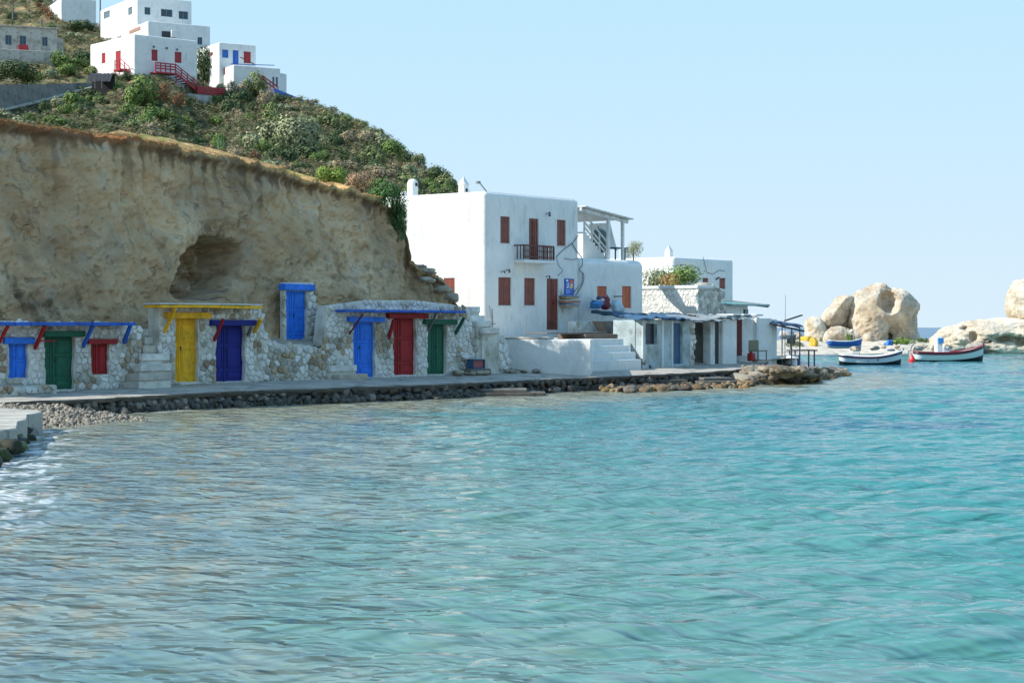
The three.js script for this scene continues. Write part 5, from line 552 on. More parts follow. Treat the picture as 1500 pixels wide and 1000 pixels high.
{
  const r = rng(401), taken = []; let made = 0;
  for (let i = 0; i < 4000 && made < 285; i++) { const px = lerp(-25, 690, r()), f = r(), py = lerp(hYb(px) - 6, hYs(px) + 3, Math.pow(f, 0.85)); if (py < -8 || py > hYb(px)) continue; const dry = px < 140 && py < 118; if (dry && r() < 0.75) continue; if (px < 166 && py > 112 && py < 165 - (px > 0 ? px * 0.25 : 0)) continue; if (px > 128 && px < 330 && py < 140 && py > 36 && !(px < 215 && py > 118) ) continue; if (px > 330 && px < 425 && py < 142) continue; if (px < 100 && py > 45 && py < 92) continue;
    const w = (11 + 21 * r() * r()) * (py > 190 ? 1.15 : 1), ok = taken.every(q => Math.hypot(q[0] - px, (q[1] - py) * 1.6) > (q[2] + w) * 0.21); if (!ok) continue; taken.push([px, py, w]); const n = n2(px * 0.012, py * 0.02) + 0.6 * (r() - 0.5), right = smooth(380, 520, px); const kind = n > 0.36 ? 'dark' : n > 0.08 ? 'green' : n > -0.14 ? (r() < 0.5 ? 'green' : 'olive') : n > -0.38 ? (r() < 0.5 ? 'olive' : 'sage') : r() < 0.62 + 0.2 * right ? 'dry' : r() < 0.5 ? 'rust' : 'sage'; hillShrub(px, py, w, w * (0.55 + 0.35 * r()), kind); made++; }
  // larger ones that stand out
  for (const [px, py, w, h, k] of [[236, 152, 44, 34, 'rust'], [262, 158, 30, 26, 'rust'], [205, 158, 46, 38, 'green'], [178, 140, 24, 22, 'green'], [228, 178, 34, 22, 'green'], [345, 147, 28, 28, 'dry'], [372, 145, 34, 32, 'olive'], [392, 158, 26, 26, 'dry'], [340, 168, 30, 26, 'dark'], [250, 192, 30, 18, 'dark'], [320, 222, 24, 24, 'green'], [200, 196, 30, 20, 'olive'], [96, 172, 22, 16, 'green'], [30, 184, 40, 16, 'sage'], [80, 186, 36, 14, 'green'], [575, 232, 34, 28, 'green'], [608, 246, 26, 22, 'olive'], [640, 270, 34, 24, 'dark'], [515, 215, 30, 22, 'dry'], [545, 240, 34, 22, 'olive'], [480, 190, 32, 22, 'olive'], [448, 235, 44, 26, 'dark'], [420, 238, 36, 24, 'dark'], [500, 256, 46, 24, 'dry'], [560, 265, 36, 20, 'dry'], [600, 274, 40, 20, 'olive'], [655, 282, 30, 20, 'olive'], [118, 46, 34, 17, 'dark'], [120, 100, 22, 14, 'green'], [100, 112, 30, 16, 'green'], [72, 112, 26, 14, 'sage'], [134, 112, 22, 14, 'olive']]) hillShrub(px, py, w, h, k);
  const big = (name, label, px, py, w, h, m, g, cat = 'shrub') => { const p = onHill(px, py), s = -p.z / F, t = thing(name, label, cat); t.position.set(p.x, p.y - 0.1, p.z); const f = mesh(g, m, 'crown', t); f.scale.set(w * s * 0.62, h * s * 0.9, w * s * 0.62); mesh(rod([0, -0.3, 0], [0.1, h * s * 0.5, 0], 0.14, 0.07), M.trunk, 'trunk', t); return t; };
  big('olive_tree', 'large pale sage green tree in the middle of the hillside', 428, 224, 88, 68, LM.sage, leafBush(540, 5200, 0.045, { lumps: 16 }), 'tree'); big('olive_tree', 'rounded sage green tree just above the cliff edge', 402, 225, 40, 34, LM.olive, leafBush(541, 1800, 0.05, { lumps: 9 }), 'tree');
  big('evergreen_shrub', 'tall dark evergreen beside the red shuttered hill house', 301, 125, 34, 50, LM.dark, leafBush(542, 2600, 0.06, { tall: 0.95, lumps: 14 })); big('garden_shrub', 'long dark green garden hedge below the grey hill house', 22, 122, 66, 34, LM.dark, leafBush(543, 2400, 0.05, { lumps: 14 })); big('garden_shrub', 'bright yellow green bush at the end of the garden hedge', 48, 122, 30, 22, LM.bright, leafBush(544, 1300, 0.06)); big('garden_shrub', 'leafy plant growing on the white wing of the upper hill house', 258, 55, 26, 14, LM.green, leafBush(545, 700, 0.09));
  const agave = thing('agave', 'young pale agave spike on the slope above the cliff', 'plant'), p = onHill(323, 226); agave.position.copy(p); const G = []; for (let i = 0; i < 26; i++) { const a = i * 2.4, e = 0.35 + 0.9 * (i / 26); G.push(rod([0, 0, 0], [Math.cos(a) * Math.cos(e) * 0.55, 0.2 + Math.sin(e) * 1.2, Math.sin(a) * Math.cos(e) * 0.55], 0.07, 0.01, 5)); } mesh(merge(G), mat([0.2, 0.3, 0.12], 0.7), 'leaves', agave);
  // low scrub and tufts nobody could count
  const tuft = leafBush(560, 46, 0.3, { thin: 0.14, lumps: 5 }), N = 12000, im = new THREE.InstancedMesh(tuft, leafM([1, 1, 1]), N), m = new THREE.Matrix4(), q = new THREE.Quaternion(), c = new THREE.Color(); let k = 0; const cols = [[0.27, 0.22, 0.13], [0.17, 0.175, 0.08], [0.115, 0.15, 0.05], [0.36, 0.29, 0.165], [0.09, 0.125, 0.04], [0.19, 0.2, 0.105]];
  for (let i = 0; i < 40000 && k < N; i++) { const px = lerp(-60, 700, r()), py = lerp(hYb(px) + 8, hYs(px) - 1, r()), d = hillD(px, py), a = fbm2(px * 0.02, py * 0.03, 3); if (r() > 0.75 + 0.6 * a) continue; if (px < 166 && py < 170 && py > 100 && r() < 0.8) continue; const s = 0.26 + 0.5 * r() * r(); q.setFromAxisAngle(new THREE.Vector3(0, 1, 0), r() * 6.28); m.compose(new THREE.Vector3(ang(px) * d, hillY(px, d) - 0.03, -d), q, new THREE.Vector3(s * 1.3, s, s * 1.3)); im.setMatrixAt(k, m); const cc = cols[r() * 6 | 0]; c.setRGB(...cc); im.setColorAt(k, c); k++; }
  im.count = k; im.name = 'hillside_scrub'; im.castShadow = true; scene.add(im); tag(im, 'low dry scrub and grass tufts covering the hillside', 'scrub', null, 'stuff');
  // grass along the cliff lip
  const GN = 2600, gm = new THREE.InstancedMesh(leafBush(561, 30, 0.34, { thin: 0.08, lumps: 4 }), leafM([1, 1, 1]), GN); for (let i = 0; i < GN; i++) { const t = lerp(CT0, CT1 - 3.6, r()), s = Math.pow(r(), 1.5) * 2.8, top = lipY(t), w = SF.world(t, top + Math.min(s, 3.4) * 0.1, cliffZ(t, top) - s + 0.04), k2 = 0.045 + 0.06 * r(); q.setFromAxisAngle(new THREE.Vector3(0, 1, 0), r() * 6.28); m.compose(new THREE.Vector3(w[0], w[1] - 0.02, w[2]), q, new THREE.Vector3(k2 * 1.4, k2, k2 * 1.4)); gm.setMatrixAt(i, m); const a = smooth(-0.5, 2.5, t); c.setRGB(lerp(0.32, 0.56, a), lerp(0.17, 0.37, a), lerp(0.06, 0.16, a)); gm.setColorAt(i, c); } gm.name = 'cliff_edge_grass'; gm.castShadow = true; scene.add(gm); tag(gm, 'dry golden and rust grass along the cliff edge', 'grass', null, 'stuff');
}
{ // bushes at the end of the cliff top
  const put = (name, label, px, py, w, h, m, g, z) => { const q = SF.at(px, py, z), W = SF.world(q[0], q[1], z), s = -W[2] / F, t = thing(name, label, 'shrub'); t.position.set(W[0], W[1], W[2]); const f = mesh(g, m, 'foliage', t); f.scale.set(w * s * 0.6, h * s * 0.9, w * s * 0.6); mesh(rod([0, -0.1, 0], [0, h * s * 0.4, 0], 0.04, 0.02), M.trunk, 'stem', t); return t; };
  put('cliff_shrub', 'bright yellow green shrub on the cliff top', 484, 270, 54, 32, LM.bright, leafBush(570, 2600, 0.05, { lumps: 12 }), -3.0); put('cliff_shrub', 'pinkish brown dry shrub on the cliff top beside the bright green one', 530, 282, 52, 34, LM.pinkDry, leafBush(571, 2200, 0.055, { lumps: 10, thin: 0.3, twigs: 70 }), -3.2); put('cliff_shrub', 'dark glossy green shrub spilling over the end of the cliff', 563, 302, 56, 40, leafM([0.065, 0.145, 0.035]), leafBush(572, 2600, 0.05, { lumps: 12 }), -2.0); put('cliff_shrub', 'dark green shrub hanging down the end of the cliff by the house', 582, 350, 34, 72, leafM([0.055, 0.115, 0.03]), leafBush(573, 2400, 0.05, { lumps: 12, tall: 0.9 }), -1.9); put('cliff_shrub', 'small green shrub between the dry shrub and the hill', 548, 280, 34, 26, LM.green, leafBush(574, 1200, 0.06), -4.6);
}
{ // bushes in the village
  const put = (name, label, px, py, d, w, h, m, g) => { const p = pix(px, py, d), s = d / F, t = thing(name, label, 'shrub'); t.position.copy(p); const f = mesh(g, m, 'foliage', t); f.scale.set(w * s * 0.62, h * s * 0.92, w * s * 0.62); mesh(rod([0, -1.5, 0], [0, h * s * 0.5, 0], 0.06, 0.03), M.trunk, 'stem', t); };
  put('garden_bush', 'full green garden bush with reddish tips on the stone store roof', 997, 421, 86, 66, 34, leafM([0.17, 0.24, 0.06]), leafBush(580, 3000, 0.048, { lumps: 12 })); put('garden_bush', 'loose pale bush between the annex and the reddish tipped bush', 960, 424, 86, 36, 34, LM.sage, leafBush(581, 900, 0.07, { twigs: 40 })); put('garden_bush', 'rusty leaved sprig in front of the full green garden bush', 984, 421, 85, 34, 24, leafM([0.36, 0.24, 0.09]), leafBush(582, 500, 0.07, { twigs: 20 })); put('garden_tree', 'feathery pale green tamarisk rising behind the white annex roof', 928, 380, 90, 36, 30, LM.sage, leafBush(583, 1100, 0.06, { thin: 0.2, twigs: 90 }));
}
// slabs at the end of the cliff
[[622, 398, 26, 9, 'flat tan rock slab lying on the end of the cliff', -2.2], [615, 392, 18, 7, 'smaller flat slab on top of the tan slab at the cliff end', -2.4], [626, 410, 22, 8, 'rounded tan boulder under the flat slab at the cliff end', -1.9], [648, 424, 26, 9, 'long sloping tan boulder near the house wall at the cliff end', -1.6], [662, 436, 18, 10, 'tan boulder above the blue canopy end, by the block steps', -1.1]].forEach(([px, py, w, h, label, z], i) => { const q = SF.at(px, py, z), W = SF.world(q[0], q[1], z), s = -W[2] / F, g = rockGeo(150 + i, 3); const o = tag(mesh(g, M.tan[i % 3], 'cliff_boulder'), label, 'boulder'); o.position.set(W[0], W[1], W[2]); o.rotation.y = 0.9; o.scale.set(w * s * 0.62, h * s * 0.75, w * s * 0.5); });

// ---------- rocks at the water ----------
const RG = [0, 1, 2, 3, 4, 5].map(i => rockGeo(700 + i, 2));
function shoreRock(x, y, z, s, m, label, group, flat = 0.62) { const r = rng((x * 977 + z * 331) | 0), o = mesh(RG[r() * 6 | 0], m, 'shore_rock'); o.position.set(x, y, z); o.rotation.set((r() - 0.5) * 0.5, r() * 6.28, (r() - 0.5) * 0.5); o.scale.set(s * (0.8 + 0.5 * r()), s * flat * (0.8 + 0.4 * r()), s * (0.8 + 0.4 * r())); return tag(o, label, 'rock', group); }
{
  const r = rng(811), spitM = [[0.34, 0.285, 0.21], [0.25, 0.205, 0.145], [0.42, 0.365, 0.285], [0.16, 0.13, 0.09]].map(c => stoneM(c));
  for (let i = 0; i < 165; i++) { const px = lerp(1086, 1236, Math.pow(r(), 0.9)), k = (px - 1086) / 150, low = lerp(564, 551, k * k), high = lerp(538, 541, k), f = r(), py = lerp(low, high, f), y = lerp(0.02, lerp(0.62, 0.12, smooth(0.6, 1, k)), f), p = onLevel(px, py, y), s = (0.2 + 0.2 * r() * r()) * lerp(1.05, 0.9, f); const rust = f < 0.38 && k > 0.35; shoreRock(p.x, y - 0.03, p.z, s, rust ? M.kelp[r() * 3 | 0] : f < 0.3 ? [...M.wetStones, ...M.kelp][r() * 7 | 0] : spitM[r() * 4 | 0], rust ? 'orange brown weed covered rock at the waterline of the stone spit' : f < 0.3 ? 'dark wet rock at the waterline of the stone spit' : 'dry tan rock on the stone spit at the end of the quay', rust ? 'weedy rocks of the stone spit' : f < 0.3 ? 'wet rocks of the stone spit' : 'dry rocks of the stone spit'); }
  for (let i = 0; i < 50; i++) { const px = lerp(905, 1100, (i + r()) / 50), py = lerp(574, 567, smooth(908, 1096, px)) - 4 * r(), p = onLevel(px, py, 0.03), s = 0.12 + 0.14 * r(); shoreRock(p.x, 0.06, p.z, s, [M.kelp[1], M.kelp[2], M.wetStones[1], M.kelp[2], M.wetStones[3], M.darkStones[1]][r() * 6 | 0], 'brown weedy rock at the foot of the quay wall', 'rocks along the quay foot'); }
  const sb = grid(40, 20, (u, v) => { const px = lerp(1078, 1240, u), k = (px - 1086) / 150, d = lerp(EYE * F / (lerp(566, 552, k * k) - HOR), 84 + 12 * k, v), x = ang(px) * d; return [x, -0.55 + lerp(0.75, 0.2, smooth(0.3, 1, u)) * smooth(0, 0.8, v) * 0.75 - 0.15 * smooth(0.8, 1, u) + 0.1 * fbm2(x, d, 3), -d]; }); structure(sb, M.darkStones[0], 'stone_spit');
  { const N = 900, im = new THREE.InstancedMesh(rockGeo(845, 1), mat([1, 1, 1], 0.85, { map: T.stone }), N), m = new THREE.Matrix4(), q = new THREE.Quaternion(), e = new THREE.Euler(), c = new THREE.Color(); for (let i = 0; i < N; i++) { const foot = i % 4 === 0, px = foot ? lerp(880, 1095, r()) : lerp(1086, 1236, Math.pow(r(), 0.9)), k = (px - 1086) / 150, f = r(), py = foot ? lerp(573, 568, smooth(905, 1095, px)) - 6 * f : lerp(lerp(565, 552, k * k), lerp(537, 541, k), f), y = foot ? 0.02 + 0.12 * f : lerp(0, lerp(0.62, 0.1, smooth(0.6, 1, k)), f), p = onLevel(px, py, y), s = 0.05 + 0.09 * r(); e.set(r() * 6, r() * 6, r() * 6); q.setFromEuler(e); m.compose(new THREE.Vector3(p.x, y - 0.02, p.z), q, new THREE.Vector3(s * 1.2, s * 0.8, s)); im.setMatrixAt(i, m); const cc = (foot || f < 0.3) ? [[0.3, 0.18, 0.07], [0.16, 0.12, 0.07], [0.07, 0.06, 0.045], [0.34, 0.24, 0.12]][r() * 4 | 0] : [[0.38, 0.32, 0.24], [0.27, 0.23, 0.17], [0.44, 0.38, 0.3], [0.15, 0.12, 0.09]][r() * 4 | 0]; c.setRGB(...cc); im.setColorAt(i, c); } im.name = 'spit_rubble'; im.castShadow = true; { const N2 = 700, rb = new THREE.InstancedMesh(rockGeo(846, 1), mat([1, 1, 1], 0.6, { map: T.stone }), N2); for (let i = 0; i < N2; i++) { const s0 = lerp(0.12, 0.62, r()) * quayLen, a = quayAt(s0), o = quayOut(s0), e2 = 0.02 + 0.5 * r() * r() * (0.5 + n2(s0 * 0.7, 3)), y = 0.16 * (1 - e2) * r(), s = 0.05 + 0.1 * r() * r(); e.set(r() * 6, r() * 6, r() * 6); q.setFromEuler(e); m.compose(new THREE.Vector3(a.x + o.x * e2, y - 0.03, a.z + o.z * e2), q, new THREE.Vector3(s * 1.3, s * 0.8, s)); rb.setMatrixAt(i, m); c.setRGB(...[[0.09, 0.08, 0.06], [0.05, 0.045, 0.035], [0.14, 0.12, 0.09], [0.07, 0.07, 0.045]][r() * 4 | 0]); rb.setColorAt(i, c); } rb.name = 'quay_foot_rubble'; rb.castShadow = true; scene.add(rb); tag(rb, 'dark wet rubble heaped along the foot of the quay below the boathouses', 'rubble', null, 'stuff'); } scene.add(im); tag(im, 'small loose rubble filling the stone spit and the quay foot', 'rubble', null, 'stuff'); }
  // quay landings cut low at the water
  [[702, 570, 790, 580, 0.12, 'low concrete landing step at the quay below the terrace'], [985, 553, 1028, 560, 0.24, 'small low landing slab at the quay foot below the blue shed'], [890, 551, 950, 557, 0.3, 'pale concrete ledge on the quay foot below the terrace steps']].forEach(([a, b, c, d, y, l]) => { const p = onLevel(a, d - 5, y), q = onLevel(c, b + 5, y), t = thing('landing_step', l, 'step'); t.position.set(p.x, 0, p.z); const D = q.clone().sub(p), L = D.length(), yaw = Math.atan2(-D.z, D.x); t.rotation.y = yaw; mesh(box(-0.2, L + 0.2, -0.5, y, -1.4, 0.0, 0.03), M.darkConcrete, 'slab', t); mesh(box(-0.1, L * 0.8, y + 0.002, y + 0.1, -1.4, -0.3, 0.03), M.wallConcrete, 'upper_slab', t); });
}
{ // jetty at the side of the cove
  const y = 0.42, pts = [[60, 603.5], [38, 607], [37, 614], [24, 617], [22, 627], [-4, 631], [-60, 640], [-160, 630], [-160, 600], [0, 597.5], [50, 600]].map(([a, b]) => onLevel(a, b, y)), b0 = pts[0], t = thing('jetty', 'sunlit pale concrete jetty head with a stepped broken edge', 'jetty'); t.position.set(b0.x, 0, b0.z);
  const s = new THREE.Shape(pts.map(p => new THREE.Vector2(p.x - b0.x, -(p.z - b0.z)))), g = new THREE.ExtrudeGeometry(s, { depth: 0.9, bevelEnabled: true, bevelSize: 0.02, bevelThickness: 0.02, bevelSegments: 1 }); g.rotateX(-Math.PI / 2); g.translate(0, y - 0.92, 0); mesh(boxUV(g), M.paleConcrete, 'slab', t);
  const r = rng(833); for (let i = 0; i < 42; i++) { const u = r(), px = lerp(-40, 38, u), py = lerp(700, 632, clamp(u * 0.85 + 0.25 * r())), yy = 0.0 + 0.2 * r() * (py < 665 ? 1.1 : 0.4), p = onLevel(px, py, Math.max(0, yy)); const up = yy > 0.1; shoreRock(p.x, yy, p.z, 0.1 + 0.1 * r(), up && r() < 0.1 ? M.alga[0] : up && r() < 0.25 ? M.alga[1] : [M.alga[2], M.wetStones[0], M.wetStones[2]][r() * 3 | 0], 'green weed covered rock at the foot of the pale jetty', 'weedy rocks under the jetty', 0.8); }
  // pebbles of the little beach
  const N = 2600, im = new THREE.InstancedMesh(rockGeo(840, 1), mat([1, 1, 1], 0.8, { map: T.stone }), N), m = new THREE.Matrix4(), q = new THREE.Quaternion(), e = new THREE.Euler(), c = new THREE.Color(); for (let i = 0; i < N; i++) { const px = lerp(-40, 215, Math.pow(r(), 1.2)), u = (px + 60) / 275, a = onLevel(px, 600, 0.25), v = r() * 0.75, d = -a.z + 1 - v * 7, yy = 0.3 - 0.62 * v - 0.28 * smooth(0.45, 1, u), k = 0.02 + 0.06 * r() * r(); e.set(r() * 6, r() * 6, r() * 6); q.setFromEuler(e); m.compose(new THREE.Vector3(ang(px) * d, yy + 0.02, -d), q, new THREE.Vector3(k, k * 0.7, k)); im.setMatrixAt(i, m); const w = 0.5 + 0.9 * r(); c.setRGB(0.3 * w, 0.265 * w, 0.21 * w); im.setColorAt(i, c); } im.name = 'beach_pebbles'; scene.add(im); tag(im, 'grey brown pebbles between the jetty and the quay', 'pebbles', null, 'stuff');
}

// ---------- sea-worn rocks across the bay ----------
function sdfMesh(f, lo, hi, n, col) { const mc = new MarchingCubes(n, new THREE.MeshBasicMaterial(), false, false, 200000); mc.isolation = 0; const h = n / 2, S = [0, 1, 2].map(k => (hi[k] - lo[k]) / 2), c = [0, 1, 2].map(k => (hi[k] + lo[k]) / 2); for (let k = 0; k < n; k++) for (let j = 0; j < n; j++) for (let i = 0; i < n; i++) { const e = i < 2 || j < 2 || k < 2 || i > n - 3 || j > n - 3 || k > n - 3; mc.field[i + j * n + k * n * n] = e ? -1 : -f((i - h) / h * S[0] + c[0], (j - h) / h * S[1] + c[1], (k - h) / h * S[2] + c[2]); } mc.update(); const cnt = mc.count ?? mc.geometry.drawRange.count, P = new Float32Array(cnt * 3); for (let i = 0; i < cnt; i++) for (let q = 0; q < 3; q++) P[3 * i + q] = mc.positionArray[3 * i + q] * S[q] + c[q]; let g = new THREE.BufferGeometry(); g.setAttribute('position', new THREE.BufferAttribute(P, 3)); g = mergeVertices(g, 1e-3); g.computeVertexNormals(); const p = g.attributes.position, C = new Float32Array(p.count * 3); for (let i = 0; i < p.count; i++) C.set(col(p.getX(i), p.getY(i), p.getZ(i)), 3 * i); g.setAttribute('color', new THREE.BufferAttribute(C, 3)); return boxUV(g); }
const ell = (x, y, z, cx, cy, cz, rx, ry, rz) => { const k = Math.hypot((x - cx) / rx, (y - cy) / ry, (z - cz) / rz); return (k - 1) * Math.min(rx, ry, rz); };
const smin = (a, b, k) => { const h = clamp(0.5 + 0.5 * (b - a) / k); return lerp(b, a, h) - k * h * (1 - h); }, smax = (a, b, k) => -smin(-a, -b, k);
const rockCol = (x, y, z) => { const a = fbm3(x * 0.5, y * 0.7, z * 0.5, 4), b = fbm3(x * 1.8 + 9, y * 1.8, z * 1.8, 3); return mix3(mix3([1.04, 1.02, 0.99], [0.92, 0.85, 0.74], smooth(-0.2, 0.35, a)), [0.72, 0.56, 0.38], 0.6 * smooth(0.25, 0.5, b + 0.3 * a)); };
{
  const D = 166, s = D / F, X = px => (px - 1292) * s, Y = py => (HOR - py) * s + EYE - 0.9, place = (g, label) => { const o = tag(mesh(g, M.rock, 'sea_rock'), label, 'rock'); o.position.set(ang(1292) * D, 0.9, -D); return o; };
  const nz = (x, y, z) => 0.24 * fbm3(x * 0.45, y * 0.45, z * 0.45, 3) + 0.03 * n3(x * 2.5, y * 2.5, z * 2.5);
  place(sdfMesh((x, y, z) => { let d = ell(x, y, z, X(1300), Y(450), -0.3, 2.65, 1.75, 2.4); d = smin(d, ell(x, y, z, X(1272), Y(468), 0, 1.75, 2.6, 1.9), 0.7); d = smin(d, ell(x, y, z, X(1276), Y(500), 0.3, 1.35, 2.0, 1.7), 0.6); d = smin(d, ell(x, y, z, X(1326), Y(480), -0.8, 1.15, 2.4, 1.6), 0.5); d = smin(d, ell(x, y, z, X(1335), Y(503), -0.8, 1.05, 1.0, 1.4), 0.4); d = smin(d, ell(x, y, z, X(1290), Y(424), 0, 0.7, 0.5, 0.8), 0.5); d = smin(d, ell(x, y, z, X(1308), Y(498), -1.9, 1.9, 1.9, 1.0), 0.4);
    d = smax(d, -ell(x, y, z, X(1297), Y(442), 2.2, 0.95, 1.15, 2.0), 0.1);                     // the hollow
    d = smax(d, -ell(x, y, z, X(1288), Y(436), 2.7, 0.9, 0.8, 1.2), 0.3);
    d = smax(d, -ell(x, y, z, X(1312), Y(499), 1.7, 1.5, 1.15, 1.7), 0.2);                       // undercut
    return d + nz(x, y, z); }, [X(1225), Y(512), -4], [X(1365), Y(410), 4], 76, rockCol), 'great pale sea worn rock with a round hollow near its top');
  place(sdfMesh((x, y, z) => { const c = Math.cos(0.75), n = Math.sin(0.75), u = (x - X(1229)) * c + (y - Y(458)) * n, v = -(x - X(1229)) * n + (y - Y(458)) * c; let d = ell(u, v, z, 0, 0, 0.2, 1.95, 0.95, 1.3); d = smin(d, ell(x, y, z, X(1236), Y(447), 0.2, 0.85, 0.85, 1.1), 0.3); d = smin(d, ell(x, y, z, X(1240), Y(478), -0.9, 0.9, 1.3, 0.7), 0.2); d = smax(d, (x - X(1247)) * 0.62 - (y - Y(455)) * 0.35 + (z - 0.1) * 0.7, 0.12); return d + 0.8 * nz(x + 9, y, z); }, [X(1185), Y(500), -3], [X(1266), Y(425), 3], 52, rockCol), 'leaning pale slab propped against the great hollowed rock');
  place(sdfMesh((x, y, z) => { let d = ell(x, y, z, X(1192), Y(480), 1, 0.95, 0.98, 1); d = smin(d, ell(x, y, z, X(1195), Y(492), 1, 1.1, 0.8, 1), 0.3); return d + 0.7 * nz(x + 19, y, z); }, [X(1165), Y(508), -2], [X(1220), Y(455), 3], 44, rockCol), 'rounded pale boulder behind the yellow nets');
  place(sdfMesh((x, y, z) => { let d = ell(x, y, z, X(1224), Y(490), 1.2, 1.2, 0.78, 1.1); d = smin(d, ell(x, y, z, X(1240), Y(494), 1.3, 0.95, 0.6, 0.9), 0.25); d = smin(d, ell(x, y, z, X(1210), Y(498), 1.2, 0.8, 0.7, 0.9), 0.3); return d + 0.8 * nz(x + 29, y, z); }, [X(1190), Y(510), -2], [X(1262), Y(470), 4], 48, rockCol), 'low angular pale boulder behind the beached blue boat');
  place(sdfMesh((x, y, z) => ell(x, y, z, X(1264), Y(495), 2.6, 0.55, 0.5, 0.55) + 0.5 * nz(x + 39, y, z), [X(1250), Y(508), 1], [X(1280), Y(484), 4.5], 30, rockCol), 'small round pale boulder at the foot of the great hollowed rock');
}
{ // smooth white rocks on the near side of the point
  const D = 152, s = D / F, X = px => (px - 1450) * s, Y = py => (HOR - py) * s + EYE - 0.3, place = (g, l) => { const o = tag(mesh(g, M.rock, 'sea_rock'), l, 'rock'); o.position.set(ang(1450) * D, 0.3, -D); }, nz = (x, y, z) => 0.2 * fbm3(x * 0.5, y * 0.7, z * 0.5, 4) + 0.03 * n3(x * 2.5, y * 2.5, z * 2.5);
  const pale = (x, y, z) => mix3(rockCol(x, y, z), [1.12, 1.1, 1.05], 0.65);
  place(sdfMesh((x, y, z) => { let d = ell(x, y, z, X(1462), Y(500), -0.5, 4.1, 1.75, 2.6); d = smin(d, ell(x, y, z, X(1425), Y(497), -0.6, 2.6, 1.25, 2), 0.6); d = smin(d, ell(x, y, z, X(1398), Y(503), -0.4, 1.7, 0.85, 1.5), 0.5); d = smin(d, ell(x, y, z, X(1530), Y(495), -0.5, 5, 1.6, 2.6), 0.6); d = smax(d, -ell(x, y, z, X(1478), Y(498), 3.2, 2.6, 0.5, 2.4), 0.25); d = smax(d, -ell(x, y, z, X(1420), Y(493), 1.7, 0.35, 0.4, 0.8), 0.1); d = smax(d, -ell(x, y, z, X(1413), Y(480), 1.2, 0.5, 0.16, 0.6), 0.08); return d + nz(x, y, z); }, [X(1360), Y(522), -4], [X(1640), Y(455), 4], 84, pale), 'long smooth white rock with an undercut shelf at the water');
  place(sdfMesh((x, y, z) => { let d = ell(x, y, z, X(1508), Y(440), -1.2, 1.55, 1.75, 1.6); d = smin(d, ell(x, y, z, X(1520), Y(460), -1.2, 1.9, 1.3, 1.7), 0.4); d = smax(d, -ell(x, y, z, X(1520), Y(440), 1.2, 1.3, 1.1, 1.2), 0.15); return d + nz(x + 7, y, z); }, [X(1462), Y(482), -4], [X(1570), Y(400), 3], 52, pale), 'tall pale boulder standing on the long smooth white rock');
  place(sdfMesh((x, y, z) => { let d = ell(x, y, z, X(1424), Y(507), 2.2, 0.55, 0.42, 0.5); d = smin(d, ell(x, y, z, X(1412), Y(508), 2.2, 0.42, 0.32, 0.4), 0.1); return d + 0.6 * nz(x + 17, y * 2, z); }, [X(1400), Y(518), 1], [X(1440), Y(494), 3.5], 30, (x, y, z) => [0.8, 0.78, 0.75]), 'grey rounded boulder at the tip of the smooth white rock');
}

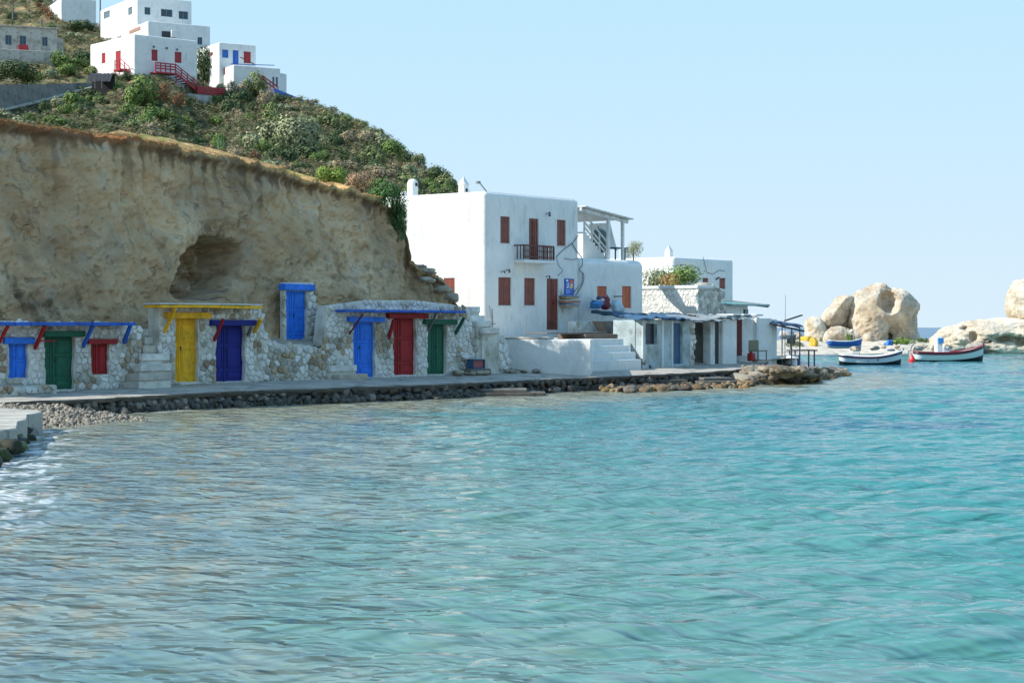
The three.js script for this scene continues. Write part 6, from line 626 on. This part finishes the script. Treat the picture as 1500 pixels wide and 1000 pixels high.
// ---------- boats ----------
function hullPoint(s, v, side, L, B, H, dr, o) { const b = B / 2 * Math.pow(Math.max(0, 1 - Math.pow(Math.abs(s), s > 0 ? 2.2 : o.stern ?? 2.6)), 0.75) + (s < 0 ? (o.transom ?? 0) * B * smooth(-0.5, -1, s) : 0), sh = H * (0.78 + (s > 0 ? 0.5 : 0.18) * s * s), keel = -dr * (1 - 0.5 * Math.pow(Math.abs(s), 6)), y = lerp(keel, sh, v), w = b * Math.pow(1 - Math.pow(1 - v, 2.4), 0.7); return [s * L / 2 * (1 + 0.05 * v * (s > 0 ? 1 : 0.5)), y, side * w]; }
function boat(name, label, px, py, y0, yaw, L, B, H, dr, P, o = {}) {
  const t = thing(name, label, 'boat'), p = onLevel(px, py, y0); t.position.set(p.x, y0, p.z); t.rotation.y = yaw; t.rotation.z = o.tilt ?? 0; const part = (v0, v1, m, n, k = 1) => { const G = []; for (const sd of [-1, 1]) G.push(grid(36, 8, (u, v) => { const q = hullPoint(lerp(-1, 1, u), lerp(v0, v1, v), sd, L, B, H, dr, o); q[2] *= k; return [q[0], q[1], q[2]]; })); if (o.transom) G.push(grid(6, 6, (u, v) => { const vv = lerp(v0, v1, v), a = hullPoint(-1, vv, 1, L, B, H, dr, o); return [a[0], a[1], lerp(-a[2], a[2], u)]; })); return mesh(merge(G), m, n, t); };
  part(0, P.split, P.low, 'bottom'); part(P.split, 1, P.hull, 'hull'); part(0.3, 0.97, P.inside, 'lining', 0.9);
  if (P.band) { const G = []; for (const sd of [-1, 1]) G.push(tube(Array.from({ length: 19 }, (_, i) => hullPoint(lerp(-0.99, 0.99, i / 18), 0.9, sd * 1.02, L, B, H, dr, o)), 0.05)); mesh(merge(G), P.band, 'rubbing_band', t); }
  const G = []; for (const sd of [-1, 1]) G.push(tube(Array.from({ length: 19 }, (_, i) => hullPoint(lerp(-0.99, 0.99, i / 18), 1, sd, L, B, H, dr, o)), 0.045)); mesh(merge(G), P.rim, 'gunwale', t);
  const deck = (a, b, y, n, m = P.inside) => mesh(grid(8, 4, (u, v) => { const s = lerp(a, b, u), q = hullPoint(s, y, 1, L, B, H, dr, o); return [q[0], q[1] + 0.01, lerp(-q[2], q[2], v) * 0.96]; }), m, n, t); deck(0.5, 0.97, 0.95, 'foredeck'); deck(-0.95, -0.72, 0.93, 'afterdeck'); deck(-0.9, 0.9, 0.35, 'floor'); for (const s of [-0.35, 0.15]) { const q = hullPoint(s, 0.75, 1, L, B, H, dr, o); mesh(box(q[0] - 0.12, q[0] + 0.12, q[1], q[1] + 0.05, -q[2] * 0.93, q[2] * 0.93, 0.01), P.inside, 'thwart', t); }
  const f = hullPoint(0.985, 1, 0, L, B, H, dr, o), k = hullPoint(0.95, 0.1, 0, L, B, H, dr, o); mesh(bar([k[0] + 0.02, k[1], 0], [f[0] + 0.02, f[1] + 0.14, 0], 0.07), P.stem ?? P.rim, 'stem_post', t); return t;
}
const gw = c => mat(c, 0.35), inside = mat([0.62, 0.6, 0.56], 0.7);
{
  const b1 = boat('rowing_boat', 'white wooden boat with a dark purple band and black bottom moored off the stones', 1275, 534.5, 0, -0.16, 3.35, 1.45, 0.62, 0.3, { split: 0.54, low: gw([0.012, 0.016, 0.02]), hull: gw([0.68, 0.74, 0.74]), inside, band: gw([0.05, 0.015, 0.05]), rim: gw([0.75, 0.73, 0.68]) }, { transom: 0.3, stern: 5 });
  mesh(box(-1.0, -0.55, 0.3, 0.75, -0.3, 0.3, 0.05), gw([0.5, 0.5, 0.48]), 'engine_box', b1); mesh(bar([-0.75, 0.7, 0], [-0.72, 1.0, 0], 0.09), M.greyWood, 'bollard', b1); { const c = new THREE.TorusGeometry(0.17, 0.05, 8, 20); c.rotateX(1.5); c.translate(1.15, 0.83, 0); mesh(c, M.steelBlue, 'rope_coil', b1); } mesh(rod([0.42, 0.3, 0.62], [0.42, 0.3, 0.74], 0.045), M.black, 'scupper', b1); mesh(rod([-0.1, 0.25, 0.62], [-0.1, 0.25, 0.76], 0.03), M.steelBlue, 'scupper', b1);
  const b2 = boat('fishing_boat', 'white fishing boat with dark red gunwale and white helm box', 1388, 529.5, 0, 0.1, 4.45, 1.7, 0.72, 0.35, { split: 0.5, low: gw([0.012, 0.014, 0.016]), hull: gw([0.64, 0.72, 0.7]), inside, band: gw([0.06, 0.012, 0.02]), rim: gw([0.2, 0.015, 0.03]) }, { transom: 0.22, stern: 4, tilt: 0.03 });
  mesh(merge([box(-0.7, -0.35, 0.3, 1.5, -0.3, 0.3, 0.04), box(-0.35, 0.1, 0.3, 0.9, -0.35, 0.35, 0.04)]), gw([0.7, 0.72, 0.74]), 'helm_box', b2); mesh(box(-0.62, -0.28, 1.12, 1.46, 0.302, 0.34, 0.06), gw([0.04, 0.25, 0.6]), 'blue_screen', b2); { const c = new THREE.TorusGeometry(0.14, 0.02, 6, 18); c.translate(-0.1, 0.88, 0.4); mesh(c, M.black, 'wheel', b2); } mesh(tube([[-2.1, 0.45, 0], [-2.25, 0.8, 0], [-2.05, 1.15, 0], [-1.9, 1.2, 0]], 0.03), M.greyWood, 'tiller', b2); mesh(bar([2.2, 0.5, 0], [2.42, 1.3, 0], 0.06), M.shutter, 'bow_post', b2); mesh(bar([0.3, 0.75, 0.3], [2.1, 0.98, 0.1], 0.05), gw([0.7, 0.66, 0.6]), 'oar', b2);
  const by = thing('fender_buoy', 'red pear shaped buoy floating at the stern of the fishing boat', 'buoy'), p = onLevel(1336.5, 530.5, 0); by.position.copy(p); const g = new THREE.LatheGeometry([[0, -0.12], [0.16, -0.08], [0.21, 0.06], [0.19, 0.2], [0.1, 0.38], [0.04, 0.47], [0, 0.48]].map(q => new THREE.Vector2(...q)), 18); mesh(g, gw([0.75, 0.03, 0.03]), 'float', by); mesh(rod([0, 0.47, 0], [0, 0.58, 0], 0.03), gw([0.6, 0.05, 0.05]), 'eye', by);
  const b3 = boat('beached_boat', 'small blue boat used as a planter drawn up below the great rock', 1237, 509, 0.55, 0.02, 2.6, 1.1, 0.42, 0.22, { split: 0.3, low: gw([0.6, 0.62, 0.64]), hull: gw([0.04, 0.13, 0.42]), inside, band: null, rim: gw([0.66, 0.68, 0.7]) }, { transom: 0.25, stern: 4 }); b3.position.y += 0.15; b3.userData.label = 'small blue boat drawn up on the sand below the great rock';
  const pp = thing('boat_plant', 'leafy green plant with a white flower head in the beached blue boat', 'plant'); pp.position.copy(b3.position).add(new THREE.Vector3(0.45, 0.1, 0)); const f = mesh(leafBush(600, 600, 0.1, { tall: 0.9 }), LM.green, 'foliage', pp); f.scale.set(0.42, 0.8, 0.42); const h = new THREE.SphereGeometry(0.17, 10, 8); h.translate(0.12, 0.98, 0); mesh(h, mat([0.6, 0.62, 0.5], 0.9), 'flower_head', pp);
}
// ---------- gear on the beach and at the quay end ----------
{
  const at = (px, py, y) => onLevel(px, py, y), heap = (name, label, px, py, y, w, h, m, seed, cat) => { const p = at(px, py, y), s = -p.z / F, t = tag(mesh((() => { const g = rockGeo(seed, 3), q = g.attributes.position; for (let i = 0; i < q.count; i++) { const k = 1 + 0.12 * n3(q.getX(i) * 4, q.getY(i) * 4, q.getZ(i) * 4); q.setXYZ(i, q.getX(i) * k, Math.max(-0.4, q.getY(i) * k), q.getZ(i) * k); } g.computeVertexNormals(); return g; })(), m, name), label, cat); t.position.set(p.x, y + h * s * 0.2, p.z); t.scale.set(w * s * 0.5, h * s * 0.75, w * s * 0.4); return t; };
  const yel = mat([0.72, 0.46, 0.05], 0.9, { bumpMap: T.stoneBump, bumpScale: 0.05 });
  heap('net_heap', 'largest yellow fishing net heap beside the rounded boulder', 1180, 505, 0.6, 22, 15, yel, 901, 'net'); heap('net_heap', 'smaller yellow fishing net heap next to the rope basket', 1192, 506, 0.6, 12, 13, yel, 902, 'net'); heap('rope_basket', 'tan round rope basket beside the yellow net heaps', 1199, 505, 0.6, 14, 15, mat([0.45, 0.38, 0.25], 0.9, { map: T.stone }), 903, 'basket'); heap('sand_bag', 'pale heaped bag behind the tarpaulin awning poles', 1168, 498, 0.8, 18, 13, mat([0.5, 0.36, 0.26], 0.9), 904, 'bag');
  heap('blue_tarp', 'small blue tarpaulin bundle at the foot of the great hollowed rock', 1303, 505, 0.8, 12, 8, mat([0.04, 0.18, 0.5], 0.6), 905, 'tarpaulin'); heap('gear_pile', 'grey pile of fishing gear on the beach by the helm box boat', 1345, 513, 0.4, 14, 8, mat([0.35, 0.31, 0.27], 0.9), 906, 'gear'); heap('gear_pile', 'pale tarpaulin covered pile behind the fishing boat bow', 1398, 508, 0.5, 44, 10, mat([0.5, 0.58, 0.46], 0.8), 907, 'gear');
  for (const [px, py, w, h, s, m, l] of [[1325, 505, 44, 11, 610, LM.bright, 'low green beach plants at the foot of the great hollowed rock'], [1165, 508, 30, 8, 611, LM.olive, 'low olive beach plants behind the tarpaulin awning'], [1352, 502, 20, 8, 612, LM.green, 'low green beach plants beyond the great hollowed rock']]) { const p = at(px, py, 0.8), k = -p.z / F, o = tag(mesh(leafBush(s, 900, 0.08, { lumps: 12 }), m, 'beach_plant'), l, 'plant'); o.position.copy(p); o.scale.set(w * k * 0.55, h * k, w * k * 0.3); }
  const r = rng(921); for (let i = 0; i < 28; i++) { const px = lerp(1240, 1440, r()), py = lerp(514, 503, r()), p = at(px, py, 0.5), o = shoreRock(p.x, 0.52, p.z, 0.18 + 0.3 * r() * r(), M.tan[[0, 2][i % 2]], 'pale loose stone lying on the far beach', 'stones on the far beach'); }
  // table, upturned tub and bench at the end of the quay
  const tb = thing('work_table', 'dark work table standing on the stones at the quay end', 'table'), p = at(1178, 533, 0.35); tb.position.copy(p); tb.rotation.y = 0.3; mesh(box(-0.75, 0.55, 0.62, 0.68, -0.35, 0.35, 0.01), M.black, 'top', tb); for (const [x, z] of [[-0.6, -0.3], [0.4, -0.3], [-0.6, 0.3], [0.4, 0.3]]) mesh(bar([x, -0.2, z], [x, 0.62, z], 0.06), M.steelBlue, 'leg', tb); mesh(box(-0.9, -0.4, -0.1, 0.45, -0.4, 0.4, 0.04), M.steelBlue, 'locker', tb);
  const wb = thing('white_tub', 'white upturned plastic tub at the end of the quay', 'tub'), q = at(1158, 533, 0.5); wb.position.copy(q); const g = new THREE.LatheGeometry([[0.001, 0.36], [0.16, 0.35], [0.24, 0.26], [0.3, 0.02], [0.33, 0], [0.32, -0.03]].map(v => new THREE.Vector2(...v)), 24); g.rotateZ(-0.25); mesh(g, gw([0.78, 0.79, 0.8]), 'shell', wb);
  const bl = thing('winch_post', 'iron winch on a post between the last shed and the white tub', 'winch'), w = at(1159, 528, 0.55); bl.position.copy(w); mesh(rod([0, -0.2, 0], [0, 1.05, 0], 0.05), M.iron, 'post', bl); { const d = new THREE.CylinderGeometry(0.24, 0.24, 0.34, 16); d.rotateZ(1.4); d.translate(0.02, 1.0, 0); mesh(boxUV(d), M.greyWood, 'drum', bl); } mesh(bar([-0.5, 1.2, 0], [0.15, 0.9, 0.1], 0.05), M.iron, 'crank', bl); const hd = rockGeo(930, 2); hd.scale(0.36, 0.26, 0.3); hd.translate(-0.2, 1.2, 0.05); mesh(boxUV(hd), mat([0.45, 0.43, 0.42], 0.8), 'net_bundle', bl);
  const fr = shoreFrame(1110, 0.78), gc = fr.put(thing('folding_chair', 'olive canvas chair set against the last white shed', 'chair')), a = fr.rect([1103, 508, 1117, 522], 0.2); mesh(box(a[0], a[1], 0.36, 0.4, 0, 0.45, 0.01), mat([0.2, 0.19, 0.12], 0.8), 'seat', gc); mesh(box(a[0], a[1], 0.4, 0.8, 0, 0.04, 0.01), mat([0.2, 0.19, 0.12], 0.8), 'backrest', gc); for (const x of [a[0] + 0.04, a[1] - 0.04]) for (const z of [0.04, 0.41]) mesh(bar([x, -0.03, z], [x, 0.37, z], 0.04), M.iron, 'leg', gc);
  const cn = fr.put(thing('fuel_can', 'small red can on the ground beside the canvas chair', 'can')), c = fr.at(1102, 520, 0.35); mesh(merge([box(c[0] - 0.14, c[0] + 0.14, -0.02, 0.3, 0.2, 0.42, 0.04), box(c[0] - 0.05, c[0] + 0.05, 0.3, 0.36, 0.26, 0.36, 0.02)]), M.red, 'shell', cn);
}
renderer.render(scene, camera);
